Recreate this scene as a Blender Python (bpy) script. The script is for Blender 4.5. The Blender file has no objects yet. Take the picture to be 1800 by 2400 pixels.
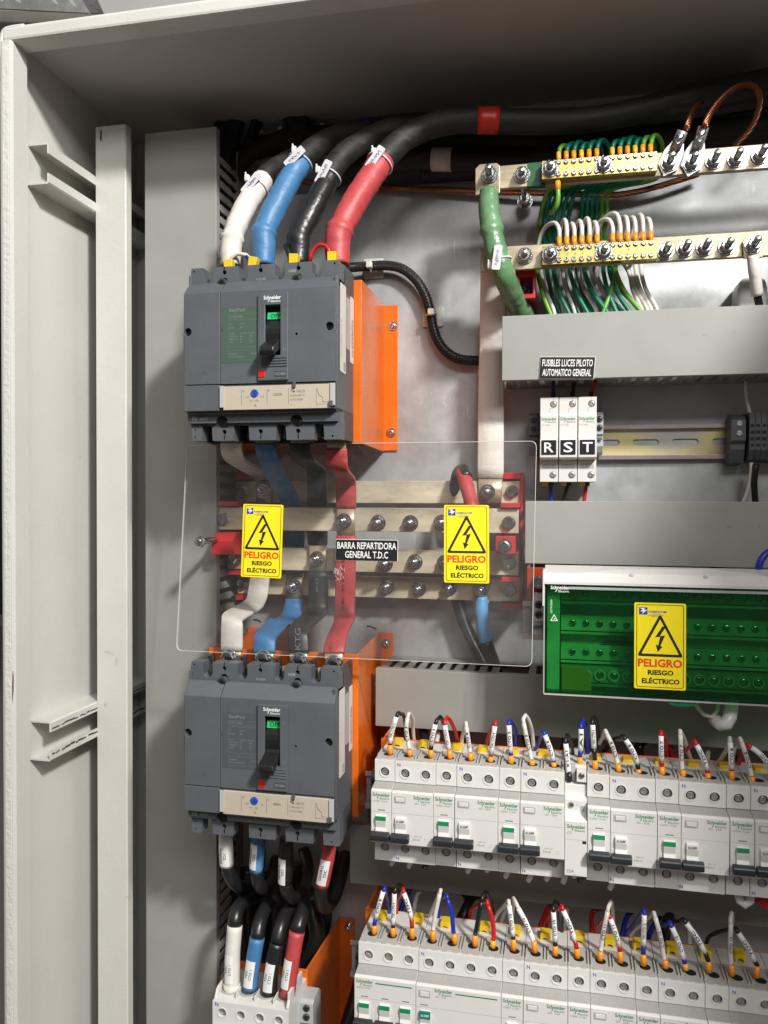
import bpy, bmesh, math, random
from mathutils import Vector, Matrix, geometry
random.seed(7)
R = math.radians
S = 0.001                      # everything below is written in millimetres
scene = bpy.context.scene
col = scene.collection

# ------------------------------------------------------------------ camera
FPX, YAW, PITCH, ROLL = 1895.0, R(12.2), R(-1.0), R(0.19)
cf = Vector((-math.sin(YAW)*math.cos(PITCH), math.cos(YAW)*math.cos(PITCH), math.sin(PITCH)))
cr0 = Vector((math.cos(YAW), math.sin(YAW), 0)); cu0 = cr0.cross(cf)
cr = cr0*math.cos(ROLL) + cu0*math.sin(ROLL); cu = cu0*math.cos(ROLL) - cr0*math.sin(ROLL)
cam_d = bpy.data.cameras.new("camera"); cam = bpy.data.objects.new("camera", cam_d); col.objects.link(cam)
cam.matrix_world = Matrix(((cr.x, cu.x, -cf.x, 0), (cr.y, cu.y, -cf.y, 0), (cr.z, cu.z, -cf.z, 0), (0, 0, 0, 1)))
cam_d.sensor_fit = 'VERTICAL'; cam_d.sensor_height = 36.0; cam_d.lens = 36.0*FPX/2400.0
cam_d.clip_start = 0.02; cam_d.clip_end = 50.0
scene.camera = cam

# ------------------------------------------------------------------ light and exposure
world = bpy.data.worlds.new("World"); scene.world = world; world.use_nodes = True
bg = world.node_tree.nodes["Background"]
bg.inputs[1].default_value = 0.66       # a room: pale ceiling, mid walls, darker floor
_t = world.node_tree; _g = _t.nodes.new("ShaderNodeTexCoord"); _s = _t.nodes.new("ShaderNodeSeparateXYZ"); _m = _t.nodes.new("ShaderNodeMapRange")
_r = _t.nodes.new("ShaderNodeValToRGB"); _m.inputs[1].default_value = -1.0; _m.inputs[2].default_value = 1.0
_t.links.new(_g.outputs["Generated"], _s.inputs[0]); _t.links.new(_s.outputs[2], _m.inputs[0]); _t.links.new(_m.outputs[0], _r.inputs[0]); _t.links.new(_r.outputs[0], bg.inputs[0])
_e = _r.color_ramp.elements; _e[0].position = 0.30; _e[0].color = (0.21, 0.180, 0.162, 1); _e[1].position = 0.95; _e[1].color = (0.86, 0.85, 0.84, 1)
for _p, _c in ((0.50, (0.115, 0.108, 0.104, 1)), (0.66, (0.30, 0.294, 0.29, 1)), (0.80, (0.72, 0.71, 0.70, 1))): _x = _e.new(_p); _x.color = _c
ld = bpy.data.lights.new("work_lamp", 'AREA'); ld.shape = 'RECTANGLE'; ld.size = 0.24; ld.size_y = 0.18
ld.energy = 80.0; ld.color = (1.0, 0.975, 0.94)
lamp = bpy.data.objects.new("work_lamp", ld); col.objects.link(lamp)
lamp.location = (1.10, -0.75, 1.38)
lamp.rotation_euler = (Vector((-0.20, 0.75, 0.0)) - Vector(lamp.location)).to_track_quat('-Z', 'Y').to_euler()
l2 = bpy.data.lights.new("room_lamp", 'AREA'); l2.shape = 'RECTANGLE'; l2.size = 1.1; l2.size_y = 0.35; l2.energy = 19.0; l2.color = (1.0, 0.985, 0.97)
lamp2 = bpy.data.objects.new("room_lamp", l2); col.objects.link(lamp2); lamp2.location = (0.70, -1.25, 1.15)
lamp2.rotation_euler = (Vector((-0.1, 0.8, -0.05)) - Vector(lamp2.location)).to_track_quat('-Z', 'Y').to_euler()
scene.view_settings.view_transform = 'Standard'; scene.view_settings.look = 'None'
scene.view_settings.exposure = 0.0; scene.view_settings.gamma = 1.0
try:
    scene.cycles.max_bounces = 8; scene.cycles.transparent_max_bounces = 16; scene.cycles.sample_clamp_indirect = 6.0
    scene.cycles.caustics_reflective = False; scene.cycles.caustics_refractive = False
except Exception: pass

def P(px, py, D):
    """point on the plane y = D (mm) seen at photograph pixel px, py"""
    d = cf + cr*((px-900)/FPX) - cu*((py-1200)/FPX)
    return d*(D/d.y)
def zf(ox, oy, s):
    return lambda x, y, D: P(ox+x/s, oy+y/s, D)

# ------------------------------------------------------------------ materials
MATS = {}
def mat(name, colr, rough=0.5, metal=0.0, bump=0.0, bscale=200.0, var=0.0, vscale=30.0, spec=0.5, coat=0.0, stretch=None, emit=None, alpha=None, rvar=0.0, wear=None, bdist=0.001):
    if name in MATS: return MATS[name]
    m = bpy.data.materials.new(name); m.use_nodes = True
    nt = m.node_tree; b = nt.nodes["Principled BSDF"]
    b.inputs["Base Color"].default_value = (*colr, 1); b.inputs["Roughness"].default_value = rough
    b.inputs["Metallic"].default_value = metal; b.inputs["Specular IOR Level"].default_value = spec
    b.inputs["Coat Weight"].default_value = coat; b.inputs["Coat Roughness"].default_value = 0.15
    tc = nt.nodes.new("ShaderNodeTexCoord"); src = tc.outputs["Object"]
    if stretch:
        mp = nt.nodes.new("ShaderNodeMapping"); mp.inputs["Scale"].default_value = stretch
        nt.links.new(src, mp.inputs["Vector"]); src = mp.outputs["Vector"]
    if var or rvar:
        n = nt.nodes.new("ShaderNodeTexNoise"); n.inputs["Scale"].default_value = vscale; n.inputs["Detail"].default_value = 6
        n.inputs["Roughness"].default_value = 0.65
        nt.links.new(src, n.inputs["Vector"])
        if var:
            mx = nt.nodes.new("ShaderNodeMix"); mx.data_type = 'RGBA'
            rp = nt.nodes.new("ShaderNodeMapRange"); rp.inputs[1].default_value = 0.35; rp.inputs[2].default_value = 0.68
            nt.links.new(n.outputs["Fac"], rp.inputs[0]); nt.links.new(rp.outputs[0], mx.inputs["Factor"])
            mx.inputs["A"].default_value = (*[c*(1-var) for c in colr], 1)
            mx.inputs["B"].default_value = (*[min(1, c*(1+var*0.6)) for c in colr], 1)
            nt.links.new(mx.outputs["Result"], b.inputs["Base Color"])
        if rvar:
            rr = nt.nodes.new("ShaderNodeMapRange"); rr.inputs[1].default_value = 0.3; rr.inputs[2].default_value = 0.7
            rr.inputs[3].default_value = max(0.03, rough-rvar); rr.inputs[4].default_value = min(1, rough+rvar)
            nt.links.new(n.outputs["Fac"], rr.inputs[0]); nt.links.new(rr.outputs[0], b.inputs["Roughness"])
    if bump:
        n2 = nt.nodes.new("ShaderNodeTexNoise"); n2.inputs["Scale"].default_value = bscale; n2.inputs["Detail"].default_value = 3
        nt.links.new(src, n2.inputs["Vector"])
        bp = nt.nodes.new("ShaderNodeBump"); bp.inputs["Strength"].default_value = bump; bp.inputs["Distance"].default_value = bdist
        nt.links.new(n2.outputs["Fac"], bp.inputs["Height"]); nt.links.new(bp.outputs["Normal"], b.inputs["Normal"])
    if wear:                                   # sparse scuffs, specks and smudges with a shape of their own
        wc, th, wsc, wst = wear
        mp2 = nt.nodes.new("ShaderNodeMapping"); mp2.inputs["Scale"].default_value = wst; nt.links.new(tc.outputs["Object"], mp2.inputs["Vector"])
        a = nt.nodes.new("ShaderNodeTexNoise"); a.inputs["Scale"].default_value = wsc; a.inputs["Detail"].default_value = 5; nt.links.new(mp2.outputs["Vector"], a.inputs["Vector"])
        c = nt.nodes.new("ShaderNodeTexNoise"); c.inputs["Scale"].default_value = 7; nt.links.new(tc.outputs["Object"], c.inputs["Vector"])
        mu = nt.nodes.new("ShaderNodeMath"); mu.operation = 'MULTIPLY'; nt.links.new(a.outputs["Fac"], mu.inputs[0]); nt.links.new(c.outputs["Fac"], mu.inputs[1])
        r_ = nt.nodes.new("ShaderNodeMapRange"); r_.inputs[1].default_value = th; r_.inputs[2].default_value = th+0.05; r_.inputs[4].default_value = 0.75; nt.links.new(mu.outputs[0], r_.inputs[0])
        mw_ = nt.nodes.new("ShaderNodeMix"); mw_.data_type = 'RGBA'; nt.links.new(r_.outputs[0], mw_.inputs["Factor"])
        lk = b.inputs["Base Color"].links
        if lk: nt.links.new(lk[0].from_socket, mw_.inputs["A"])
        else: mw_.inputs["A"].default_value = (*colr, 1)
        mw_.inputs["B"].default_value = (*wc, 1); nt.links.new(mw_.outputs["Result"], b.inputs["Base Color"])
    MATS[name] = m
    return m

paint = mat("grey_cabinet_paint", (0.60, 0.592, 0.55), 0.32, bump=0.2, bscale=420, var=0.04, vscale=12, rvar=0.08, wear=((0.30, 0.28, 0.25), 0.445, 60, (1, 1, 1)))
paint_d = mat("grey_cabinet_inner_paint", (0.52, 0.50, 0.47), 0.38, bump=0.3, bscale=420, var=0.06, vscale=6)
pvc = mat("grey_duct_pvc", (0.315, 0.318, 0.292), 0.42, bump=0.08, bscale=90, var=0.06, vscale=14, rvar=0.08, wear=((0.20, 0.19, 0.17), 0.47, 90, (1, 1, 1)))
pvc_d = mat("grey_duct_side_pvc", (0.27, 0.27, 0.255), 0.5, var=0.06, vscale=25)
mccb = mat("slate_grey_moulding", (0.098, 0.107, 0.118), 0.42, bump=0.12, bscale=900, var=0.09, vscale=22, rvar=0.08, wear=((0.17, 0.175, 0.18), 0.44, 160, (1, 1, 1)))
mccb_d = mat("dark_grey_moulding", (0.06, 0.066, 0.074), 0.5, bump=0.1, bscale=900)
black = mat("black_plastic", (0.010, 0.010, 0.011), 0.35)
black_m = mat("black_matt", (0.008, 0.008, 0.008), 0.7)
white_p = mat("white_moulding", (0.66, 0.645, 0.615), 0.38, bump=0.05, bscale=700, var=0.02, vscale=60)
white_g = mat("pale_grey_moulding", (0.43, 0.42, 0.39), 0.45, bump=0.05, bscale=700, var=0.03, vscale=60)
lgrey = mat("light_grey_plastic", (0.40, 0.41, 0.42), 0.4, var=0.05, vscale=60)
dgrey = mat("dark_grey_plastic", (0.085, 0.09, 0.096), 0.45, var=0.06, vscale=60)
cream = mat("cream_setting_label", (0.70, 0.64, 0.52), 0.35, var=0.02)
orange = mat("orange_bracket_paint", (0.72, 0.15, 0.012), 0.30, bump=0.12, bscale=260, var=0.10, vscale=20, rvar=0.10, wear=((0.25, 0.05, 0.01), 0.43, 90, (1, 1, 0.5)))
zinc = mat("zinc_plated_steel", (0.62, 0.625, 0.64), 0.22, metal=1.0, bump=0.1, bscale=900, var=0.12, vscale=300, rvar=0.1)
steel_d = mat("dark_screw_steel", (0.50, 0.50, 0.49), 0.36, metal=0.75, var=0.3, vscale=400)
brass = mat("brass", (0.66, 0.50, 0.17), 0.30, metal=0.9, bump=0.05, bscale=400, var=0.10, vscale=70, rvar=0.1)
tin = mat("tinned_copper_bar", (0.48, 0.405, 0.28), 0.36, metal=0.4, bump=0.12, bscale=260, var=0.30, vscale=42, stretch=(0.35, 1, 1.2), rvar=0.13)
copper = mat("bare_copper", (0.33, 0.12, 0.06), 0.35, metal=0.9, var=0.25, vscale=120)
red_ins = mat("red_insulator", (0.50, 0.018, 0.022), 0.38, var=0.08, vscale=60)
cap_red = mat("red_heat_shrink", (0.45, 0.058, 0.062), 0.50, bump=0.35, bscale=70, var=0.10, vscale=60, wear=((0.56, 0.16, 0.15), 0.36, 30, (1, 1, 2)), bdist=0.004)
cap_blue = mat("blue_heat_shrink", (0.055, 0.18, 0.365), 0.48, bump=0.35, bscale=70, var=0.12, vscale=60, wear=((0.14, 0.30, 0.50), 0.335, 26, (2.5, 1, 0.8)), bdist=0.004)
cap_white = mat("white_heat_shrink", (0.68, 0.65, 0.59), 0.5, bump=0.35, bscale=60, var=0.07, vscale=50, wear=((0.48, 0.44, 0.38), 0.385, 40, (1, 1, 2)), bdist=0.004)
cap_black = mat("black_heat_shrink", (0.014, 0.014, 0.015), 0.36, bump=0.4, bscale=70, bdist=0.004)
cap_green = mat("green_heat_shrink", (0.125, 0.255, 0.125), 0.36, bump=0.5, bscale=80, var=0.15, vscale=50, bdist=0.004)
cap_bars_blk = mat("grey_black_bar_sleeve", (0.026, 0.028, 0.028), 0.4, bump=0.2, bscale=90, var=0.2, vscale=50)
rubber = mat("black_cable_jacket", (0.015, 0.0145, 0.014), 0.64, bump=0.5, bscale=120, var=0.55, vscale=70, stretch=(0.4, 1, 1.6), rvar=0.12, wear=((0.055, 0.052, 0.048), 0.36, 45, (0.5, 1, 2)))
rubber_s = mat("smooth_black_cable_jacket", (0.014, 0.014, 0.015), 0.33, bump=0.15, bscale=120)
w_white = mat("white_wire", (0.62, 0.59, 0.54), 0.42, var=0.05, vscale=90)
w_green = mat("green_wire", (0.0, 0.17, 0.10), 0.38, var=0.12, vscale=90)
w_yg = mat("yellow_green_wire", (0.13, 0.36, 0.035), 0.38, var=0.12, vscale=90)
w_blk = mat("black_wire", (0.010, 0.010, 0.011), 0.36)
w_blue = mat("blue_wire", (0.008, 0.03, 0.33), 0.36)
w_red = mat("red_wire", (0.50, 0.012, 0.012), 0.36)
marker = mat("white_marker_sleeve", (0.76, 0.755, 0.74), 0.4)
ferr = mat("orange_ferrule", (0.90, 0.30, 0.015), 0.35, var=0.06, vscale=200)
ferr_y = mat("amber_ferrule", (0.80, 0.42, 0.03), 0.35)
yellow = mat("yellow_plastic", (0.74, 0.50, 0.02), 0.38, var=0.06, vscale=120)
sign_y = mat("yellow_sign", (0.90, 0.73, 0.015), 0.35, bump=0.05, bscale=60, var=0.03, vscale=20)
ink = mat("black_ink", (0.012, 0.012, 0.012), 0.5)
ink_red = mat("red_ink", (0.72, 0.055, 0.012), 0.45)
ink_white = mat("white_ink", (0.85, 0.85, 0.83), 0.5)
ink_grey = mat("grey_ink", (0.20, 0.20, 0.20), 0.5)
ink_lgrey = mat("pale_grey_ink", (0.34, 0.34, 0.33), 0.5)
ink_pale = mat("faint_grey_ink", (0.19, 0.20, 0.21), 0.5)
ink_green = mat("green_ink", (0.0, 0.20, 0.065), 0.5)
ink_blue = mat("blue_ink", (0.01, 0.035, 0.40), 0.5)
green_flag = mat("green_flag", (0.02, 0.50, 0.13), 0.4)
tag_m = mat("clear_white_nylon", (0.60, 0.60, 0.63), 0.32)
nylon = mat("natural_nylon", (0.68, 0.66, 0.60), 0.35)
blue_tape = mat("blue_tape", (0.005, 0.02, 0.35), 0.4)
red_tape = mat("red_tape", (0.50, 0.02, 0.01), 0.4, bump=0.2, bscale=80)
green_tape = mat("green_tape", (0.012, 0.10, 0.03), 0.4, bump=0.2, bscale=80)
white_tape = mat("white_tape", (0.62, 0.56, 0.53), 0.45, bump=0.3, bscale=60)
plastic_blk = mat("engraved_black_plate", (0.016, 0.017, 0.019), 0.3)
braid = mat("black_braid", (0.022, 0.021, 0.022), 0.38)
rail_m = mat("passivated_steel_edge", (0.50, 0.40, 0.40), 0.32, metal=0.8, var=0.1)
tubex = mat("translucent_white_tube", (0.72, 0.70, 0.69), 0.3)

def rainbow():
    m = bpy.data.materials.new("yellow_passivated_steel"); m.use_nodes = True; nt = m.node_tree; b = nt.nodes["Principled BSDF"]
    b.inputs["Metallic"].default_value = 0.3; b.inputs["Roughness"].default_value = 0.33
    tc = nt.nodes.new("ShaderNodeTexCoord"); n = nt.nodes.new("ShaderNodeTexNoise"); n.inputs["Scale"].default_value = 16
    mp = nt.nodes.new("ShaderNodeMapping"); mp.inputs["Scale"].default_value = (0.7, 1, 1.6)
    nt.links.new(tc.outputs["Object"], mp.inputs["Vector"]); nt.links.new(mp.outputs["Vector"], n.inputs["Vector"])
    cr_ = nt.nodes.new("ShaderNodeValToRGB"); e = cr_.color_ramp.elements
    e[0].position = 0.36; e[0].color = (0.60, 0.45, 0.42, 1); e[1].position = 0.66; e[1].color = (0.58, 0.54, 0.52, 1)
    a = e.new(0.45); a.color = (0.70, 0.58, 0.27, 1); a = e.new(0.56); a.color = (0.74, 0.66, 0.34, 1)
    nt.links.new(n.outputs["Fac"], cr_.inputs["Fac"]); nt.links.new(cr_.outputs["Color"], b.inputs["Base Color"])
    return m
rail_y = rainbow()

def plate_material():
    m = bpy.data.materials.new("galvanised_plate"); m.use_nodes = True; nt = m.node_tree; b = nt.nodes["Principled BSDF"]
    tc = nt.nodes.new("ShaderNodeTexCoord")
    n = nt.nodes.new("ShaderNodeTexNoise"); n.inputs["Scale"].default_value = 9; n.inputs["Detail"].default_value = 8; n.inputs["Roughness"].default_value = 0.7
    nt.links.new(tc.outputs["Object"], n.inputs["Vector"])
    r1 = nt.nodes.new("ShaderNodeValToRGB"); e = r1.color_ramp.elements
    e[0].position = 0.32; e[0].color = (0.37, 0.39, 0.39, 1); e[1].position = 0.68; e[1].color = (0.58, 0.59, 0.59, 1)
    nt.links.new(n.outputs["Fac"], r1.inputs["Fac"])
    # scratches: thin stretched noise streaks
    mp = nt.nodes.new("ShaderNodeMapping"); mp.inputs["Scale"].default_value = (260, 1, 22); mp.inputs["Rotation"].default_value = (0, 0.35, 0)
    nt.links.new(tc.outputs["Object"], mp.inputs["Vector"])
    n2 = nt.nodes.new("ShaderNodeTexNoise"); n2.inputs["Scale"].default_value = 1; n2.inputs["Detail"].default_value = 4
    nt.links.new(mp.outputs["Vector"], n2.inputs["Vector"])
    n3 = nt.nodes.new("ShaderNodeTexNoise"); n3.inputs["Scale"].default_value = 14; nt.links.new(tc.outputs["Object"], n3.inputs["Vector"])
    mu = nt.nodes.new("ShaderNodeMath"); mu.operation = 'MULTIPLY'; nt.links.new(n2.outputs["Fac"], mu.inputs[0]); nt.links.new(n3.outputs["Fac"], mu.inputs[1])
    r2 = nt.nodes.new("ShaderNodeMapRange"); r2.inputs[1].default_value = 0.40; r2.inputs[2].default_value = 0.45
    nt.links.new(mu.outputs[0], r2.inputs[0])
    mx = nt.nodes.new("ShaderNodeMix"); mx.data_type = 'RGBA'; nt.links.new(r2.outputs[0], mx.inputs["Factor"])
    nt.links.new(r1.outputs["Color"], mx.inputs["A"]); mx.inputs["B"].default_value = (0.78, 0.78, 0.76, 1)
    nt.links.new(mx.outputs["Result"], b.inputs["Base Color"])
    b.inputs["Metallic"].default_value = 0.45
    rg = nt.nodes.new("ShaderNodeMapRange"); rg.inputs[1].default_value = 0.3; rg.inputs[2].default_value = 0.7; rg.inputs[3].default_value = 0.28; rg.inputs[4].default_value = 0.52
    nt.links.new(n.outputs["Fac"], rg.inputs[0]); nt.links.new(rg.outputs[0], b.inputs["Roughness"])
    bp = nt.nodes.new("ShaderNodeBump"); bp.inputs["Strength"].default_value = 0.15; bp.inputs["Distance"].default_value = 0.0006
    nt.links.new(n.outputs["Fac"], bp.inputs["Height"]); nt.links.new(bp.outputs["Normal"], b.inputs["Normal"])
    return m
plate_m = plate_material()

def clear_sheet(name, tint, fac=0.06, gloss=0.04, haze=0.0):
    m = bpy.data.materials.new(name); m.use_nodes = True; nt = m.node_tree
    for n in list(nt.nodes): nt.nodes.remove(n)
    out = nt.nodes.new("ShaderNodeOutputMaterial"); tr = nt.nodes.new("ShaderNodeBsdfTransparent"); tr.inputs[0].default_value = (*tint, 1)
    gl = nt.nodes.new("ShaderNodeBsdfGlossy"); gl.inputs["Roughness"].default_value = gloss
    lw = nt.nodes.new("ShaderNodeLayerWeight"); lw.inputs[0].default_value = 0.5
    pw = nt.nodes.new("ShaderNodeMath"); pw.operation = 'POWER'; pw.inputs[1].default_value = 4.0; nt.links.new(lw.outputs["Facing"], pw.inputs[0])
    fr = nt.nodes.new("ShaderNodeMath"); fr.operation = 'MULTIPLY_ADD'; fr.inputs[1].default_value = 0.8; fr.inputs[2].default_value = 0.045; nt.links.new(pw.outputs[0], fr.inputs[0])
    mix = nt.nodes.new("ShaderNodeMixShader"); nt.links.new(fr.outputs[0], mix.inputs[0])
    last = tr.outputs[0]
    if haze:
        df = nt.nodes.new("ShaderNodeBsdfDiffuse"); df.inputs[0].default_value = (*[min(1, t+0.0) for t in fac_col(tint)], 1)
        m2 = nt.nodes.new("ShaderNodeMixShader")      # smears and fingerprints: uneven haze
        tc = nt.nodes.new("ShaderNodeTexCoord"); sn = nt.nodes.new("ShaderNodeTexNoise"); sn.inputs["Scale"].default_value = 11; sn.inputs["Detail"].default_value = 7; sn.inputs["Roughness"].default_value = 0.7; sn.inputs["Distortion"].default_value = 1.2
        nt.links.new(tc.outputs["Object"], sn.inputs["Vector"]); sr = nt.nodes.new("ShaderNodeMapRange"); sr.inputs[1].default_value = 0.42; sr.inputs[2].default_value = 0.75; sr.inputs[3].default_value = haze*0.4; sr.inputs[4].default_value = haze*2.6
        nt.links.new(sn.outputs["Fac"], sr.inputs[0]); nt.links.new(sr.outputs[0], m2.inputs[0])
        nt.links.new(tr.outputs[0], m2.inputs[1]); nt.links.new(df.outputs[0], m2.inputs[2]); last = m2.outputs[0]
    nt.links.new(last, mix.inputs[1]); nt.links.new(gl.outputs[0], mix.inputs[2]); nt.links.new(mix.outputs[0], out.inputs[0])
    return m
def fac_col(t):
    return (0.8, 0.78, 0.76) if min(t) > 0.5 else (0.0, 0.28, 0.09)
acrylic = clear_sheet("clear_acrylic", (0.988, 0.985, 0.982), haze=0.014)
acr_edge = mat("acrylic_cut_edge", (0.70, 0.70, 0.66), 0.3)
green_clear = clear_sheet("green_transparent_plastic", (0.40, 0.76, 0.48), gloss=0.03, haze=0.03)

# ------------------------------------------------------------------ mesh builder
class MB:
    def __init__(s): s.v = []; s.f = []; s.sm = []
    def add(s, vs, fs, smooth=False):
        o = len(s.v); s.v += [Vector(v) for v in vs]
        for f in fs: s.f.append([i+o for i in f]); s.sm.append(smooth)
        return s
    def box(s, x0, x1, y0, y1, z0, z1):
        vs = [(x, y, z) for x in (x0, x1) for y in (y0, y1) for z in (z0, z1)]
        return s.add(vs, [(0, 1, 3, 2), (4, 6, 7, 5), (0, 4, 5, 1), (2, 3, 7, 6), (0, 2, 6, 4), (1, 5, 7, 3)])
    def prism(s, pts, a, b, axis='y', holes=()):
        """2-D outline (x,z) for axis y, (y,z) for axis x, (x,y) for axis z, extruded from a to b"""
        def m(p, t):
            return (p[0], t, p[1]) if axis == 'y' else ((t, p[0], p[1]) if axis == 'x' else (p[0], p[1], t))
        loops = [list(pts)] + [list(h) for h in holes]
        flat = [p for l in loops for p in l]; n = len(flat)
        tris = geometry.tessellate_polygon([[Vector((p[0], p[1], 0)) for p in l] for l in loops]) if (holes or len(pts) > 4) else [tuple(range(len(pts)))]
        vs = [m(p, a) for p in flat] + [m(p, b) for p in flat]
        fs = [tuple(t) for t in tris] + [tuple(i+n for i in reversed(t)) for t in tris]
        o = 0
        for l in loops:
            k = len(l)
            for i in range(k): j = (i+1) % k; fs.append((o+i, o+j, o+j+n, o+i+n))
            o += k
        return s.add(vs, fs)
    def cyl(s, p0, p1, r0, r1=None, n=16, caps=True, smooth=True):
        p0 = Vector(p0); p1 = Vector(p1); r1 = r0 if r1 is None else r1
        d = (p1-p0).normalized(); a = d.orthogonal().normalized(); b = d.cross(a)
        vs = [p+(a*math.cos(2*math.pi*i/n)+b*math.sin(2*math.pi*i/n))*r for p, r in ((p0, r0), (p1, r1)) for i in range(n)]
        s.add(vs, [(i, (i+1) % n, (i+1) % n+n, i+n) for i in range(n)], smooth)
        if caps:
            s.add(vs[:n], [tuple(reversed(range(n)))]); s.add(vs[n:], [tuple(range(n))])
        return s
    def lathe(s, prof, c, d, n=20, smooth=False, phase=0.0, cap=True):
        """profile of (radius, height along d) from centre c"""
        c = Vector(c); d = Vector(d).normalized(); a = d.orthogonal().normalized(); b = d.cross(a); k = len(prof)
        vs = []
        for r, h in prof:
            for i in range(n):
                t = 2*math.pi*i/n+phase; vs.append(c+d*h+(a*math.cos(t)+b*math.sin(t))*r)
        fs = [(j*n+i, j*n+(i+1) % n, (j+1)*n+(i+1) % n, (j+1)*n+i) for j in range(k-1) for i in range(n)]
        s.add(vs, fs, smooth)
        if cap and prof[-1][0] > 1e-6: s.add(vs[-n:], [tuple(range(n))])
        return s
    def tube(s, pts, r, n=10, caps=True, wob=0.0, steps=None):
        pts = [Vector(p) for p in pts]
        k = len(pts); rs = r if isinstance(r, (list, tuple)) else [r]*k
        T = [(pts[min(i+1, k-1)]-pts[max(i-1, 0)]).normalized() for i in range(k)]
        u = T[0].orthogonal().normalized(); vs = []
        for i in range(k):
            u = (u-T[i]*u.dot(T[i])).normalized(); w = T[i].cross(u)
            for j in range(n):
                t = 2*math.pi*j/n; q = rs[i]*(1+(wob*math.sin(i*1.7+j*2.1)*math.sin(i*0.6+j) if wob else 0))
                vs.append(pts[i]+(u*math.cos(t)+w*math.sin(t))*q)
        s.add(vs, [(i*n+j, i*n+(j+1) % n, (i+1)*n+(j+1) % n, (i+1)*n+j) for i in range(k-1) for j in range(n)], True)
        if caps: s.add(vs[:n], [tuple(reversed(range(n)))]); s.add(vs[-n:], [tuple(range(n))])
        return s
    def build(s, name, m, parent=None, bevel=0.0, seg=2, local=False, ang=32):
        org = Vector((0, 0, 0)) if (local or parent is None) else ORG.get(parent.name, Vector((0, 0, 0)))
        if parent is None and not local:          # a one-mesh thing: its origin goes to its base
            lo = Vector((sum(v.x for v in s.v)/len(s.v), max(v.y for v in s.v), min(v.z for v in s.v))); org = lo
        me = bpy.data.meshes.new(name); bm = bmesh.new()
        bv = [bm.verts.new((v-org)*S) for v in s.v]
        for f, sm in zip(s.f, s.sm):
            try: fc = bm.faces.new([bv[i] for i in f]); fc.smooth = sm
            except ValueError: pass
        bmesh.ops.remove_doubles(bm, verts=bm.verts, dist=0.00001)
        bmesh.ops.recalc_face_normals(bm, faces=bm.faces)
        if bevel:
            bmesh.ops.dissolve_limit(bm, angle_limit=R(1), verts=bm.verts, edges=bm.edges)
            es = [e for e in bm.edges if len(e.link_faces) == 2 and e.calc_face_angle(0) > R(ang)]
            try: bmesh.ops.bevel(bm, geom=es, offset=bevel*S, segments=seg, profile=0.5, affect='EDGES', clamp_overlap=True)
            except Exception as ex: print("bevel", name, ex)
        bm.to_mesh(me); bm.free()
        me.materials.append(m)
        o = bpy.data.objects.new(name, me); col.objects.link(o)
        if parent: o.parent = parent; ORG[o.name] = org
        else: o.location = org*S; ORG[o.name] = org
        return o

ORG = {}
def thing(name, label, cat, loc=(0, 0, 0), group=None):
    o = bpy.data.objects.new(name, None); col.objects.link(o); o.location = Vector(loc)*S; o.empty_display_size = 0.02
    o["label"] = label; o["category"] = cat
    if group: o["group"] = group
    ORG[o.name] = Vector(loc); return o
def tag(o, label, cat, group=None):
    o["label"] = label; o["category"] = cat
    if group: o["group"] = group
    return o
def struct(o): o["kind"] = "structure"; return o
def kids(o): return list(o.children)
def copy_tree(o, loc=None, parent=None, label=None):
    c = o.copy(); col.objects.link(c)
    if parent: c.parent = parent
    if loc is not None: c.location = Vector(loc)*S; ORG[c.name] = Vector(loc)
    if label: c["label"] = label
    for k in kids(o): copy_tree(k, None, c)
    return c
def inst(proto_mesh, name, parent, p, rot=None):
    o = bpy.data.objects.new(name, proto_mesh); col.objects.link(o); o.parent = parent
    o.location = (Vector(p)-ORG.get(parent.name, Vector((0, 0, 0))))*S
    if rot: o.rotation_euler = rot
    return o

def circ(cx, cz, r, n=16, a0=0.0, a1=2*math.pi):
    full = abs(a1-a0-2*math.pi) < 1e-6
    k = n if full else n+1
    return [(cx+r*math.cos(a0+(a1-a0)*i/n), cz+r*math.sin(a0+(a1-a0)*i/n)) for i in range(k)]
def rect(x0, x1, z0, z1): return [(x0, z0), (x1, z0), (x1, z1), (x0, z1)]
def rrect(x0, x1, z0, z1, r, n=4):
    o = []
    for cx, cz, a in ((x1-r, z0+r, -90), (x1-r, z1-r, 0), (x0+r, z1-r, 90), (x0+r, z0+r, 180)):
        for i in range(n+1): t = R(a+90*i/n); o.append((cx+r*math.cos(t), cz+r*math.sin(t)))
    return o
def smooth(pts, step=6.0):
    """Catmull-Rom through the points, about one vertex per `step` mm"""
    pts = [Vector(p) for p in pts]
    if len(pts) < 3: return pts
    q = [pts[0]*2-pts[1]]+pts+[pts[-1]*2-pts[-2]]; out = []
    for i in range(1, len(q)-2):
        p0, p1, p2, p3 = q[i-1:i+3]; k = max(1, int((p2-p1).length/step))
        for j in range(k):
            t = j/k; out.append(0.5*((2*p1)+(p2-p0)*t+(2*p0-5*p1+4*p2-p3)*t*t+(3*p1-p0-3*p2+p3)*t*t*t))
    out.append(pts[-1]); return out

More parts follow.
